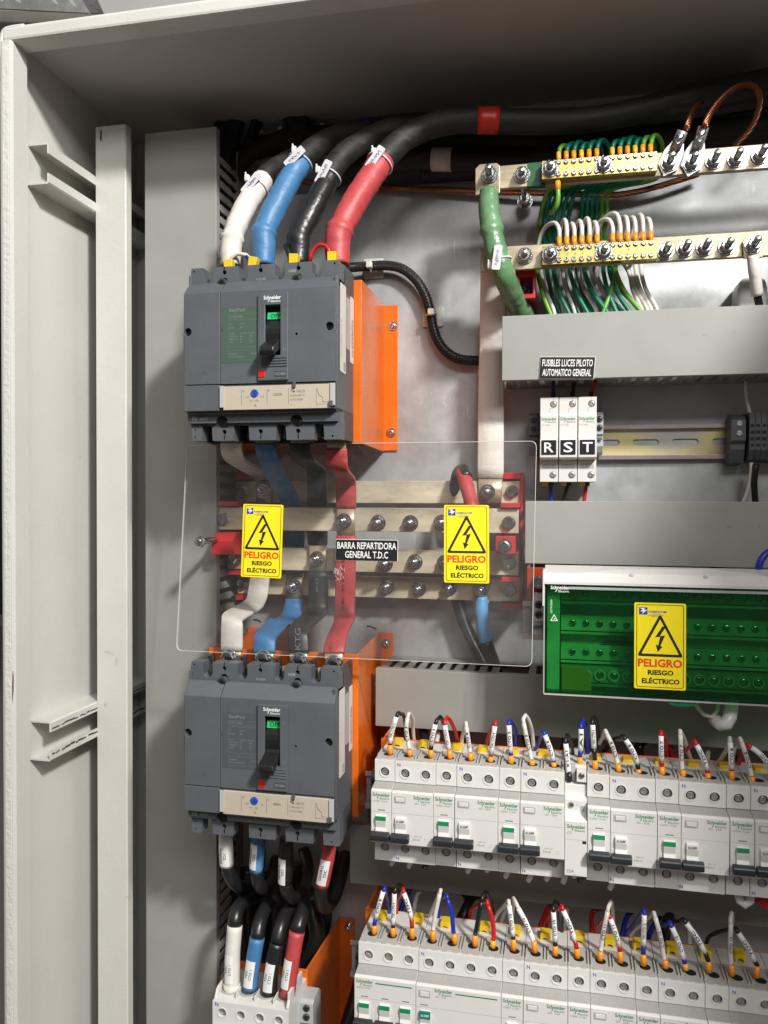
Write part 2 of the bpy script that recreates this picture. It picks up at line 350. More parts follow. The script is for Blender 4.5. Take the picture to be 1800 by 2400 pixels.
# ------------------------------------------------------------------ lettering
TX = {}
def glyphs(s, bold=0.0):
    k = (s, bold)
    if k in TX: return TX[k]
    c = bpy.data.curves.new("lettering", 'FONT'); c.body = s; c.size = 1.0; c.resolution_u = 2; c.offset = bold; c.fill_mode = 'FRONT'
    o = bpy.data.objects.new("lettering", c); col.objects.link(o)
    bpy.context.view_layer.update()
    me = bpy.data.meshes.new_from_object(o.evaluated_get(bpy.context.evaluated_depsgraph_get()))
    vs = [(v.co.x, v.co.y) for v in me.vertices]; fs = [tuple(p.vertices) for p in me.polygons]
    bpy.data.objects.remove(o); bpy.data.curves.remove(c); bpy.data.meshes.remove(me)
    x0 = min(v[0] for v in vs); x1 = max(v[0] for v in vs)
    vs = [(v[0]-x0, v[1]) for v in vs]; TX[k] = (vs, fs, x1-x0); return TX[k]
def text(mb, s, h, x, z, y, w=None, bold=0.0, al='l', rot=0.0, skew=0.0, xv=(1, 0, 0), zv=(0, 0, 1), fn=None):
    """letters of cap height h at local x,z on plane y (front faces -y); w squeezes to a width"""
    vs, fs, L = glyphs(s, bold); sc = h/0.70; sx = sc if w is None else w/L
    off = {'l': 0, 'c': -L*sx/2, 'r': -L*sx}[al]; cr_, sr = math.cos(rot), math.sin(rot); out = []
    for a, b in vs:
        u = a*sx+off+skew*b*sc; v = b*sc
        if fn: out.append(fn(u, v)); continue
        u, v = u*cr_-v*sr, u*sr+v*cr_
        out.append(Vector((x, y, z))+Vector(xv)*u+Vector(zv)*v)
    mb.add(out, fs); return mb

# ------------------------------------------------------------------ fasteners (shared meshes)
def proto(fnc, m):
    mb = fnc(); me = bpy.data.meshes.new("fastener"); bm = bmesh.new(); bv = [bm.verts.new(v*S) for v in mb.v]
    for f, sm in zip(mb.f, mb.sm): fc = bm.faces.new([bv[i] for i in f]); fc.smooth = sm
    bmesh.ops.remove_doubles(bm, verts=bm.verts, dist=0.00001)
    bmesh.ops.recalc_face_normals(bm, faces=bm.faces); bm.to_mesh(me); bm.free(); me.materials.append(m); return me
N = (0, -1, 0)
def washer(mb, r, h0, h1, rin=0): mb.lathe([(r, h0), (r, h1-0.3), (r-0.3, h1), (max(rin, 0.01), h1)], (0, 0, 0), N, 24); return mb
def f_bolt(sl=13):
    def g():
        mb = MB(); washer(mb, 8.0, 0, 1.4); washer(mb, 5.6, 1.4, 2.6)
        mb.lathe([(5.2, 2.6), (6.4, 3.4), (6.4, 7.0), (5.4, 8.0), (3.6, 8.0)], (0, 0, 0), N, 6, phase=0.3)
        prof = [(3.0, 7.5)]
        h = 8.2
        while h < sl: prof += [(3.1, h), (2.75, h+0.4), (3.1, h+0.8)]; h += 0.8
        prof += [(2.5, h+0.6), (0.01, h+0.6)]
        mb.lathe(prof, (0, 0, 0), N, 12, smooth=True); return mb
    return g
def f_hex():
    mb = MB(); washer(mb, 6.6, 0, 1.0); mb.lathe([(6.0, 1.0), (6.0, 5.0), (5.2, 5.8), (3.2, 5.8), (2.9, 5.3), (0.01, 5.2)], (0, 0, 0), N, 6, phase=0.2)
    for a in (0.4, 1.4, 2.4):
        mb.add([Vector((math.cos(a+d)*q, -5.9, math.sin(a+d)*q)) for d, q in ((0, 4.6), (0.25, 4.6), (0.18, 3.0), (0.05, 3.0))], [(0, 1, 2, 3)])
    return mb
def cross_head(mb, r, h, base=0.0, n=20):
    """domed head with a real Phillips recess"""
    a = r*0.16; b = r*0.58; pts = [(-a, -b), (a, -b), (a, -a), (b, -a), (b, a), (a, a), (a, b), (-a, b), (-a, a), (-b, a), (-b, -a), (-a, -a)]
    mb.lathe([(r, base), (r, base+h*0.4), (r*0.86, base+h*0.85), (r*0.7, base+h)], (0, 0, 0), N, n)
    mb.f.pop(); mb.sm.pop()                       # open the top, refill it with the cross hole
    mb.prism(circ(0, 0, r*0.7, n), -(base+h), -(base+h-0.01), 'y', [pts])
    mb.prism(pts, -(base+h*0.35), -(base+h*0.3), 'y')
    k = len(pts); y0, y1 = -(base+h), -(base+h*0.3)
    mb.add([(p[0], y, p[1]) for y in (y0, y1) for p in pts], [(i, (i+1) % k, (i+1) % k+k, i+k) for i in range(k)])
    return mb
def f_pan(r=3.4, w=5.2):
    def g():
        mb = MB(); washer(mb, w, 0, 1.0); cross_head(mb, r, 2.2, 1.0); return mb
    return g
def f_term(r=2.9):
    def g(): mb = MB(); cross_head(mb, r, 1.0, 0.0, 16); return mb
    return g
bolt_me = proto(f_bolt(13), zinc); bolt_l_me = proto(f_bolt(19), zinc); hex_me = proto(f_hex, zinc); pan_me = proto(f_pan(), zinc)
pan_s_me = proto(f_pan(3.0, 4.4), zinc); term_me = proto(f_term(2.9), steel_d); term_z_me = proto(f_term(2.5), zinc); term_b_me = proto(f_term(2.7), mat("blackened_screw", (0.06, 0.06, 0.06), 0.3, metal=0.8))
def f_slot():
    mb = MB(); mb.prism(circ(0, 0, 3.1, 18), -0.6, 0, 'y', [rect(-2.4, 2.4, -0.45, 0.45)]); mb.box(-2.4, 2.4, -0.1, 0.1, -0.45, 0.45); return mb
slot_me = proto(f_slot, steel_d)
# ================================================================== the setting behind the cabinet
wm = mat("room_wall_paint", (0.50, 0.49, 0.475), 0.7, bump=0.1, bscale=60, var=0.04, vscale=6)
w = MB().box(-1900, 1600, 1500, 1520, -1500, 1500).build("room_wall", wm); struct(w)
w = MB().box(-1500, -560, 1180, 1186, -1500, -215).build("wall_lower_band", mat("mauve_wall_paint", (0.34, 0.285, 0.28), 0.6, var=0.08, vscale=5)); struct(w)
shade_slab = MB().prism([tuple(P(x, y, 1300).xz) for x, y in ((-60, 22), (245, 32), (240, 60), (60, 170), (-60, 190))], 1300, 1312, 'y').build("wall_shade_patch", mat("painted_wall_shade", (0.20, 0.18, 0.16), 0.7, var=0.2, vscale=10)); struct(shade_slab)  # brown slab that paints the shade under the tray onto the wall
dk = MB()
dk.box(-1500, -672, 880, 1100, P(0, 1440, 880).z, P(0, 236, 880).z)
tag(dk.build("neighbouring_cabinet", mat("black_powder_coat", (0.006, 0.005, 0.006), 0.6), bevel=2), "black cabinet edge seen at the far left beside the grey enclosure", "cabinet")
# perforated cable tray overhead
tr = thing("cable_tray", "grey perforated metal cable tray high on the wall above the cabinet corner", "cable tray", P(110, 30, 1250))
trm = mat("galvanised_tray", (0.36, 0.36, 0.34), 0.5, metal=0.4, var=0.35, vscale=18)
za = zf(0, 0, 4.1475)
def poly(pts, D): return [tuple(za(x, y, D).xz) for x, y in pts]
MB().prism(poly([(-240, 76), (870, 131), (770, -40), (-240, -60)], 1250), 1248, 1252, 'y',
           [poly(h, 1250) for h in ([(0, 10), (45, 22), (20, -22), (-25, -22)], [(150, 12), (215, 36), (185, -25), (135, -25)], [(500, -5), (540, 40), (580, 52), (530, -25), (490, -25)], [(660, -5), (715, 62), (755, 70), (700, -10), (680, -25)])]).build("tray_base", trm, tr)
MB().prism(poly([(775, -40), (880, 131), (1008, 131), (930, -40)], 1256), 1254, 1258, 'y', [poly([(880, 55), (985, 112), (1000, 125), (985, 118), (890, 70)], 1256)]).build("tray_side", mat("tray_side_metal", (0.16, 0.16, 0.155), 0.5, metal=0.4, var=0.3, vscale=20), tr)

# ================================================================== the enclosure
XL, XR, ZT, ZB, YF, YB = -499.0, 330.0, 425.0, -900.0, 652.0, 895.0
cab = thing("electrical_cabinet", "open light grey painted steel electrical enclosure with a raised rim round its opening", "enclosure", (XL, YB, ZB))
MB().box(XL-2, XL, YF+6, YB, ZB, ZT+2).build("side_panel", paint, cab)
MB().box(XR, XR+2, YF+6, YB, ZB, ZT+2).build("side_panel", paint, cab)
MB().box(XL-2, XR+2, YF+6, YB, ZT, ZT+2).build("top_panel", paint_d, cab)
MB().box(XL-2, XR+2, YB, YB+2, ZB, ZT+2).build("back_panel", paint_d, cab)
def rim_run(a, b, vert, sgn):
    """rim section: outer skin, rounded front face, return lip"""
    mb = MB(); t = 1.6
    prof = [(-2.5, 30), (-2.5, 3), (-1.5, 0.8), (0.8, 0), (8.5, 0), (10.2, 0.6), (11, 2.4), (11, 22), (9.4, 22), (9.4, 2.8), (8, 1.8), (1, 1.8), (-0.7, 3), (-0.7, 30)]
    if vert: mb.prism([((XL+p[0]) if sgn < 0 else (XR-p[0]), YF+p[1]) for p in prof], a, b, 'z')
    else: mb.prism([(YF+p[1], ZT-p[0]) for p in prof], a, b, 'x')
    return mb
rim_run(ZB, ZT-10.5, True, -1).build("rim_upright", paint, cab)
rim_run(ZB, ZT-10.5, True, 1).build("rim_upright", paint, cab)
rim_run(XL+3, XR, False, 1).build("rim_top", paint, cab)
cmb = MB(); cmb.tube(smooth([(XL-1, YF+3, ZT-26), (XL-0.6, YF+2.6, ZT-8), (XL+2.5, YF+2.5, ZT-0.5), (XL+10, YF+2.6, ZT+1.2), (XL+22, YF+3, ZT+1.5)], 2), 2.4, 10)
cmb.build("rim_corner_weld", paint, cab)
weld = mat("gloss_paint_over_weld", (0.66, 0.65, 0.60), 0.12, bump=1.0, bscale=240)
MB().box(XL+1.5, XL+7.5, YF-0.25, YF+0.5, ZB, ZT-14).build("weld_seam", weld, cab, bevel=0.2)
# side cable rails (C profile) and the upright fixed on them
def crail(z0, z1, name="cable_rail"):
    x = XL; w_ = 23.5; t = 1.6; lp = (z1-z0)*0.26
    pr = [(x, z0), (x+w_-1.5, z0), (x+w_, z0+1.5), (x+w_, z0+lp), (x+w_-t, z0+lp), (x+w_-t, z0+t), (x+t, z0+t), (x+t, z1-t), (x+w_-t, z1-t), (x+w_-t, z1-lp), (x+w_, z1-lp), (x+w_, z1-1.5), (x+w_-1.5, z1), (x, z1)]
    return MB().prism(pr, 688, YB-1, 'y').build(name, paint, cab)
crail(297.4, 336)
r2 = crail(-254.6, -216.3)
# black worn edge on the lower rail
mk = MB()
for zb, zt in ((-223.5, -222.0), (-248.5, -246.6)):
    y = 690
    while y < 885:
        L = random.uniform(2, 9); j = random.uniform(-0.9, 0.9)
        mk.add([(XL+23.7, y, zb+j), (XL+23.7, y+L, zb+j*0.5), (XL+23.7, y+L, zt+j+random.uniform(-.8, .6)), (XL+23.7, y, zt+j)], [(0, 1, 2, 3)])
        y += L+random.choice((0, 0, 0, 1.5, 4))
r3 = mk.build("scuff", mat("scuffed_bare_steel", (0.04, 0.04, 0.045), 0.5), r2); r3["kind"] = "stuff"
up = MB().prism([(-475.4, 768), (-442.2, 768), (-441, 769.2), (-441, 779), (-443, 779), (-443, 770.2), (-473.5, 770.2), (-473.5, 779), (-475.4, 779)], -900, 386, 'z')
upo = up.build("upright", paint, cab)
MB().prism([(-470.1, 372), (-469.2, 370), (-468.6, 374), (-468.4, 380), (-469.2, 383.5), (-470, 381)], 767.6, 768.4, 'y').build("slot", black_m, upo)
MB().prism([(-490.2, -190), (-489.2, -178), (-489, -166), (-489.6, -160), (-490.3, -174)], YF-0.15, YF+0.4, 'y').build("paint_chip", mat("rust_brown", (0.12, 0.03, 0.02), 0.7), cab)
# unseen door leaf, added outside the frame at right to cast the viewer's shadow
dr = thing("shadow_door", "light grey steel cabinet door swung wide open at the right side", "door", (XR+4, YF, ZB))
MB().prism([(XR+4, YF-4), (405, 259), (407, 259), (XR+6, YF-4)], -760, 411, 'z').build("shadow_door_panel", paint, dr)
MB().prism([(405, 259), (391, 257), (391, 255), (407, 257)], -760, 411, 'z').build("shadow_door_edge", paint, dr)
for z_ in (300, -500): MB().cyl((XR+5, YF-2, z_), (XR+5, YF-2, z_+60), 5).build("hinge", zinc, dr)

# mounting plate
pl = MB().box(-452, 300, 866, 868.5, -860, 338)
pl = tag(pl.build("mounting_plate", plate_m, bevel=0.6), "galvanised steel mounting plate behind all the components inside the cabinet", "mounting plate")
for (x0, y0, x1, y1) in ((594, 1452, 612, 1458), (860, 1467, 882, 1474)):
    a = P(x0, y0, 865.6); b = P(x1, y1, 865.6); m_ = (a+b)/2+Vector((0, 0, 1))
    MB().tube(smooth([a, m_, b], 2), 0.7, 6).build("marker_stroke", ink, pl)

# ================================================================== cable ducts
def duct(name, label, x0, x1, z0, z1, fingers, pitch=12.5, vertical=False):
    d = thing(name, label, "cable duct", (x0, 866, z0))
    yf, yb = 788, 865
    if not vertical:
        MB().prism([(yf, z0), (yf, z1), (yf+9, z1), (yf+9, z1-1.6), (yf+1.8, z1-1.6), (yf+1.8, z0+1.6), (yf+9, z0+1.6), (yf+9, z0)], x0, x1, 'x').build("duct_cover", pvc, d, bevel=0.5)
        MB().box(x0+1, x1-1, yb-1.6, yb, z0+2, z1-2).build("duct_back", pvc_d, d)
        L = MB()
        for z in (z0+2, z1-3.4): L.box(x0+1, x1-1, yb-16, yb-1.5, z, z+1.4)
        L.build("duct_wall", pvc_d, d)
    else:
        MB().prism([(x0, yf), (x1, yf), (x1, yf+9), (x1-1.6, yf+9), (x1-1.6, yf+1.8), (x0+1.6, yf+1.8), (x0+1.6, yf+9), (x0, yf+9)], z0, z1, 'z').build("duct_cover", pvc, d, bevel=0.5)
        MB().box(x0+2, x1-2, yb-1.6, yb, z0, z1).build("duct_back", pvc_d, d)
        L = MB()
        for x in (x0+2, x1-3.4): L.box(x, x+1.4, yb-16, yb-1.5, z0, z1)
        L.box(x0+2, x0+3.4, yf+7, yb-16, z0, z1)
        L.build("duct_wall", pvc_d, d)
    # one finger outline (along the duct: s, into the duct: y)
    fo = [(0, yb-16), (7.2, yb-16), (7.2, yb-24), (5.9, yb-26), (5.9, yb-32), (7.2, yb-34), (7.2, yf+16), (6.2, yf+13), (6.2, yf+8), (1.0, yf+8), (1.0, yf+13), (0, yf+16), (0, yb-34), (1.3, yb-32), (1.3, yb-26), (0, yb-24)]
    me = None; fl = []
    for side, a, b in fingers:
        s_ = a
        while s_+8 < b:
            if me is None:
                mb = MB()
                if vertical: mb.prism([(y, p) for p, y in [(q[0], q[1]) for q in fo]], -1.4, 0, 'x')
                else: mb.prism([(p, y) for p, y in fo], -1.4, 0, 'z')
                o = mb.build("finger", pvc_d, d, local=True); me = o.data
            else:
                o = bpy.data.objects.new("finger", me); col.objects.link(o); o.parent = d
            if vertical: o.location = (Vector((x1-2, 0, s_))-ORG[d.name])*S
            else: o.location = (Vector((s_, 0, (z1-2) if side == 't' else (z0+3.4)))-ORG[d.name])*S
            s_ += pitch
    return d
duct("cable_duct", "tall grey plastic wiring duct running full height left of the big switches", -430.5, -349.4, -860, 384, [('r', -560, 366)], vertical=True)
d1 = duct("cable_duct", "grey wiring duct carrying the FUSIBLES LUCES PILOTO nameplate under the neutral bar", -54.5, 300, 113.5, 175.3, [('b', -52, 230)])
d2 = duct("cable_duct", "grey wiring duct between the fuse holders and the green covered box", -31.5, 300, -62.5, -2.5, [('t', -30, 225)])
d3 = duct("cable_duct", "grey wiring duct directly below the clear acrylic sheet, above the upper breaker row", -178.5, 300, -228.8, -170.7, [('t', -177, -45), ('t', -28, 100)])
d4 = duct("cable_duct", "grey wiring duct in shade between the two rows of white breakers", -204.5, 300, -390.5, -330.5, [])
ve = MB().box(-352, -349.8, 798, 801, -860, 383)

# ================================================================== orange brackets
def bracket(label, x0, x1, zf0, zf1, zb0, zb1, fl=15, yf=727, scr=(), fx=(), lt=None):
    """hat-section bracket: front plate, sides down to the plate, feet on the plate"""
    b = thing("mounting_bracket", label, "bracket", (x0, 866, zb0))
    MB().box(x0, x1, yf, yf+2.2, zf0, zf1).build("front_plate", orange, b, bevel=0.6)
    for s in (-1, 1):
        x = x1 if s > 0 else x0
        a, c = (x-2.2, x) if s > 0 else (x, x+2.2)
        if s > 0 and yf < 740:      # the right cheek leans inwards a little
            q = [(x-2.2, yf+1), (x, yf+1), (x-8, 864), (x-10.2, 864)]; h = [(zf0, zf1), (zf0, zf1), (zb0, zb1), (zb0, zb1)]
            MB().add([(q[i][0], q[i][1], h[i][k]) for i in range(4) for k in (0, 1)], [(0, 1, 3, 2), (2, 3, 5, 4), (4, 5, 7, 6), (6, 7, 1, 0), (1, 7, 5, 3), (0, 2, 4, 6)]).build("side_plate", orange, b)
            MB().box(x-10, x-10+fl, 862.6, 865, zb0+1, zb1).build("foot", orange, b, bevel=0.5); continue
        MB().prism([(yf+1, zf0), (yf+1, zf1), (864, zb1 if (s > 0 or lt is None) else lt), (864, zb0)], a, c, 'x').build("side_plate", orange, b)
        f0, f1 = (x-1.5, x+fl) if s > 0 else (x-fl, x+1.5)
        MB().box(f0, f1, 862.6, 865, zb0+1, zb1 if (s > 0 or lt is None) else lt).build("foot", orange, b, bevel=0.5)
    for sx, sz in scr: inst(pan_me, "screw", b, (sx, 862.6, sz))
    return b
bracket("orange steel bracket behind the upper large switch", -330, -179, 51, 201, 50.5, 209, 17, scr=((-177.5, 186.4), (-179, 70.8)))
bracket("orange steel bracket behind the lower large switch", -330, -181, -298, -145.5, -318, -147, 15, scr=((-184, -159.6),))
bracket("orange steel bracket at bottom left carrying the four-pole white breaker", -312, -234.6, -620, -457.5, -620, -468.5, 16, yf=742, scr=((-225, -476.5),), lt=-540)
# long orange channels carrying the two breaker rows
for (lb, x0, z0, z1) in (("long orange channel behind the upper row of white breakers", -163, -320, -227.5), ("long orange channel behind the lower row of white breakers", -178, -486, -391.5)):
    b = thing("mounting_channel", lb, "bracket", (x0, 866, z0))
    MB().box(x0, 290, 744, 746.2, z0, z1).build("front_plate", orange, b, bevel=0.5)
    MB().box(x0, 290, 746, 756, z0, z0+2.2).build("bottom_flange", orange, b)
    MB().box(x0, x0+2.2, 746, 865, z0, z1-2.2).build("end_plate", orange, b)

# ================================================================== DIN rails
def din(name, label, x0, x1, zc, y, slots=True, steel=rail_y, edge=rail_m):
    d = thing(name, label, "mounting rail", (x0, y+8, zc))
    hs = []
    if slots:
        s_ = x0+23.5
        while s_+30 < x1: hs.append(rrect(s_, s_+25.5, zc-3.2, zc+3.2, 3.1, 5)); s_ += 38.2
    MB().prism(rect(x0, x1, zc-13.3, zc+13.3), y+6.6, y+7.6, 'y', hs).build("rail_web", steel, d)
    for s in (-1, 1):
        L = MB()
        a, b_ = zc+s*13.3, zc+s*17.6
        lo, hi = min(a, b_), max(a, b_)
        L.box(x0, x1, y, y+1, lo, hi)
        L.box(x0, x1, y+1, y+7.6, a-0.5, a+0.5)
        L.build("rail_lip", edge, d, bevel=0.3)

    return d
rail1 = din("mounting_rail", "yellow passivated slotted rail between the RST fuse holders and dark terminals", -26.5, 300, 57.5, 857)

# fine scratches and scuffs on the plate
sc = MB()
for (cx, cy, sx, sy, n) in ((1075, 935, 28, 32, 46), (975, 800, 14, 55, 26), (1010, 720, 26, 60, 16), (930, 980, 16, 40, 10), (1600, 640, 90, 50, 26), (700, 1480, 60, 40, 10), (1060, 1480, 60, 60, 14)):
    for i in range(n):
        p = P(random.gauss(cx, sx), random.gauss(cy, sy), 865.75); L = random.uniform(0.8, 7) * (1 if n > 15 else 1.6); a = random.uniform(1.25, 1.95)
        d = Vector((math.cos(a), 0, math.sin(a))); e = Vector((-d.z, 0, d.x))*random.uniform(0.10, 0.32)
        if p.x > 290: continue
        sc.add([p-d*L/2, p-e, p+d*L/2, p+e], [(0, 1, 2, 3)])
so = sc.build("scratch", mat("bright_scratch", (0.74, 0.75, 0.75), 0.3), pl); so["kind"] = "stuff"
# ================================================================== moulded-case breakers
def logo(mb, x, z, y, w, elec=True):
    text(mb, "Schneider", w*0.20, x, z, y, w=w, bold=0.022)
    if elec: text(mb, "Electric", w*0.11, x+w*0.42, z-w*0.165, y, w=w*0.56, bold=0.01)
    # the long tail under the n
    mb.add([Vector((x+a*w, y, z-b*w)) for a, b in ((0.29, 0.0), (0.335, 0.0), (0.335, 0.06), (0.30, 0.13), (0.24, 0.15), (0.24, 0.12), (0.275, 0.10), (0.29, 0.05))], [tuple(range(8))])
def keyhole(cx, cz, r, w, down):
    t = math.asin(w/r); n = 12
    pts = [(cx+r*math.cos(a), cz+r*math.sin(a)) for a in [(-math.pi/2+t)+(2*math.pi-2*t)*i/n for i in range(n+1)]]
    return pts+[(cx-w, cz-down), (cx+w, cz-down)]
def make_mccb(upper):
    nm = ("upper grey moulded circuit breaker with OFF lever, greenish plate and 112/160A window" if upper
          else "lower grey moulded circuit breaker with OFF lever, grey plate and 800A label")
    t = thing("circuit_breaker", nm, "circuit breaker", (0, 0, 0), "large grey moulded circuit breakers")
    B = lambda mb, n, m, p=t, bv=0.0, **k: mb.build(n, m, p, bevel=bv, local=True, **k)
    # core and side walls
    mb = MB(); mb.box(0.5, 138.5, 11, 62, -23, 84); mb.box(136.5, 139.4, 6, 62, -22, 92); mb.box(-0.8, 1.6, 12, 62, -30, 100)
    B(mb, "housing", mccb, bv=0.5)
    for x in (0.2, 33.2, 67.8, 102.2, 137.4):
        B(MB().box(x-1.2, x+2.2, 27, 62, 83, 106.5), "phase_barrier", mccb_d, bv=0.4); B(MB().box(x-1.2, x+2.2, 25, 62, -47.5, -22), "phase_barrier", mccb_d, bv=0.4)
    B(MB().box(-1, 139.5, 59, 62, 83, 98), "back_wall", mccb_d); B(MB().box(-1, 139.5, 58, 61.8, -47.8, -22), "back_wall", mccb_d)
    # front covers
    def sec(x0, x1):      # chamfered top section above the flat face
        return MB().prism([(0, 80.5), (3.2, 83.8), (11.5, 92), (14, 92), (14, 80.5)], x0, x1, 'x')
    hol = [circ(3.9, 47, 3.4)]
    l = MB().prism(rect(0, 34.3, 0.3, 80.6), 0, 12, 'y', hol); B(l, "neutral_cover", mccb, bv=0.5)
    m_ = MB().prism(rect(34.9, 139, 0.3, 80.6), 0, 12, 'y', [circ(39.2, 47, 3.6), circ(134.3, 47, 3.6), circ(67.2, 41.4, 1.2, 10), circ(104.6, 41.5, 1.2, 10), rect(77, 91, 23.5, 66.8)])
    mc = B(m_, "main_cover", mccb, bv=0.5)
    B(sec(0, 34.3), "neutral_cover_shoulder", mccb, bv=0.5); B(sec(34.9, 139), "main_cover_shoulder", mccb, bv=0.5)
    B(MB().box(0, 34.3, 0, 12, -23, -0.4), "lower_neutral_cover", mccb, bv=0.5)
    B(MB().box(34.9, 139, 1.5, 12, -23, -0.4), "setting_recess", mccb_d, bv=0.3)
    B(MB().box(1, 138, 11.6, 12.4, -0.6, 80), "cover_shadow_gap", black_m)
    for x in (3.9, 39.2, 134.3): inst(term_b_me, "cover_screw", t, (x, 4.5, 47)).location = Vector((x, 4.5, 47))*S
    # terminal shields (front combs)
    U = lambda cx: [(cx-4.5, 107.5)]+[(cx+4.5*math.cos(a), 98+4.5*math.sin(a)) for a in [math.pi+math.pi*i/8 for i in range(9)]]+[(cx+4.5, 107.5)]
    out = [(-1, 90), (-1, 101), (-0.2, 107.5)]
    for cx in (15.6, 49.2, 84, 118): out += U(cx)
    out += [(137.4, 107.5), (139.6, 101), (139.6, 90)]
    hs = [keyhole(x, 102.6, 2.1, 0.7, 0.0)[:-2] if False else circ(x, 102.4, 2.0, 10) for x in (31.6, 66, 101)]+[circ(31.6, 94.2, 3.4), circ(101, 94.2, 3.4), circ(2.2, 104.6, 0.9, 8), circ(134, 104.6, 0.9, 8)]
    B(MB().prism(out, 16, 29, 'y', hs), "terminal_shield", mccb, bv=0.35)
    mb = MB()                                     # slits cut in the top edge of the shield: thin dark slots
    for x in (31.6, 66, 101): mb.box(x-0.55, x+0.55, 15.93, 29.1, 104, 107.6)
    B(mb, "shield_slit", black_m)
    mb = MB()                                     # step below the shield
    mb.prism([(12, 84), (12, 90.5), (16.5, 90.5), (30, 90.5), (30, 84)], -0.8, 139.4, 'x'); B(mb, "shield_step", mccb, bv=0.3)
    for x in (31.6, 101):
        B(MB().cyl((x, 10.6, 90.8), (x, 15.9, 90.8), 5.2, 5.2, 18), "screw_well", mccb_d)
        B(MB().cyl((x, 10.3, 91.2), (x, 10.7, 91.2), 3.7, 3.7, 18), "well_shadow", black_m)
        inst(term_b_me, "mounting_screw", t, (0, 0, 0)).location = Vector((x+0.8, 10.2, 91.6))*S
    out = [(-1, -24)]
    xs = [(1.3, 10.6), (21.3, 41), (56.5, 81), (91, 116), (125.8, 140.4)]
    low = []
    for a, b in xs: low += [(a, -48.3), (b, -48.3)]
    pts = [(0.4, -33)]
    for i, (a, b) in enumerate(xs):
        if i: pts += [(a-1.0, -34)]
        pts += [(a, -48.3), (b, -48.3)]
        if i < 4: pts += [(b+1.0, -34)]
    pts += [(140.4, -33), (139.8, -24), (-1.2, -24), (-1.2, -33)]
    hs = [keyhole(x, -40.5, 2.1, 0.75, 6.8) for x in (32.4, 66.8, 101.6)]+[circ(31.8, -30.2, 4.6, 14), circ(101.4, -30.2, 4.6, 14), circ(4.4, -38.4, 0.8, 8), circ(4.4, -45, 0.8, 8), circ(133, -45.4, 1.0, 8)]
    B(MB().prism(pts, 14, 27, 'y', hs), "terminal_shield", mccb, bv=0.35)
    lo = [(-0.8, -22.9), (-0.8, -30.5), (2, -33)]
    for cx in (31.8, 101.4): lo += [(cx-5.6, -33)]+[(cx+5.6*math.cos(a), -32+5.6*math.sin(a)) for a in [math.pi-math.pi*i/10 for i in range(11)]]+[(cx+5.6, -33)]
    lo += [(138.6, -33), (138.6, -22.9)]
    B(MB().prism(lo, 9.5, 14.2, 'y'), "lower_ledge", mccb, bv=0.35); B(MB().prism([(8, -22.8), (8, -24), (9.6, -25.6), (12, -25.6), (12, -22.8)], -0.8, 138.6, 'x'), "ledge_lip", mccb, bv=0.2)
    for x in (31.8, 101.4):
        B(MB().cyl((x, 13.7, -31.6), (x, 14.0, -31.6), 5.3, 5.3, 20), "screw_well", black_m)
        inst(term_b_me, "mounting_screw", t, (0, 0, 0)).location = Vector((x+1.6, 13.4, -33.2))*S
    # pads and bolts inside the terminal cells
    for cx in (15.6, 49.2, 84, 118.4):
        B(MB().box(cx-9, cx+9, 50, 53, 84, 100), "terminal_pad", tin); B(MB().box(cx-9, cx+9, 50, 53, -44, -22), "terminal_pad", tin)
        inst(hex_me, "terminal_bolt", t, (0, 0, 0)).location = Vector((cx, 50, -40))*S
        inst(hex_me, "terminal_bolt", t, (0, 0, 0)).location = Vector((cx, 50, 97))*S
    # operating handle surround
    es = B(MB().prism(rrect(70.5, 98, 1.8, 77, 1.2), -2.6, 0.3, 'y', [rect(77, 91, 23.5, 66.8)]), "handle_surround", mccb, bv=0.5)
    B(MB().box(76.5, 77, -0.5, 10, 23.5, 66.8), "aperture_wall", mccb_d, es); B(MB().box(91, 91.5, -0.5, 10, 23.5, 66.8), "aperture_wall", mccb_d, es)
    for i in range(4): B(MB().prism([(-2.5, 13+i*2.4), (-3.5, 13.9+i*2.4), (-2.5, 14.6+i*2.4)], 74, 97, 'x'), "grip_rib", mccb, es)
    B(MB().prism(rect(71, 97.5, 2.4, 11.6), -2.9, -2.5, 'y'), "base_strip", mccb, es, 0.2)
    drum = MB(); k = 14
    drum.prism([(13+14*math.cos(a), 42+19*math.sin(a)) for a in [math.pi/2+math.pi*i/k for i in range(k+1)]]+[(14, 20), (14, 66)], 77.2, 90.8, 'x')
    B(drum, "toggle_drum", black, es)
    B(MB().prism([(3.6, 61.6), (2.4, 55.5), (5, 55.5), (6, 61.6)], 77.3, 90.7, 'x'), "off_flag", green_flag, es)
    mb = MB(); text(mb, "OFF", 3.6, 0, 0, 0, w=9.6, bold=0.02, fn=lambda u, v: Vector((79.9+u, 2.4+(v+1.2)*0.197-0.08, 56.7+v))); B(mb, "lettering", ink, es)
    hd = MB().prism([(2, 40), (-3, 36), (-17.5, 28.5), (-18.6, 24.6), (-16.5, 20.6), (-4, 27.5), (2, 30)], 77.6, 90.4, 'x')
    B(hd, "toggle_handle", black, es, 0.9)
    mb = MB(); text(mb, "I", 2.6, 94.6, 60.5, -2.66); text(mb, "O", 3.0, 93.4, 26.5, -2.66); text(mb, "-", 3, 93.6, 43.5, -2.66); B(mb, "position_marks", ink_pale, es)
    B(MB().box(71.2, 77.2, -3.5, -2.4, 4.6, 11.2), "trip_button", mat("red_trip_button", (0.55, 0.02, 0.012), 0.35), es, 0.3)
    B(MB().box(86, 96.6, -3.2, -2.4, 4.9, 9.8), "rating_window", mccb_d, es, 0.2)
    mb = MB(); text(mb, "112/160A" if upper else "70/100A", 2.4, 91.3, 6.2, -3.26, w=9.4, al='c'); B(mb, "rating_lettering", ink_lgrey, es)
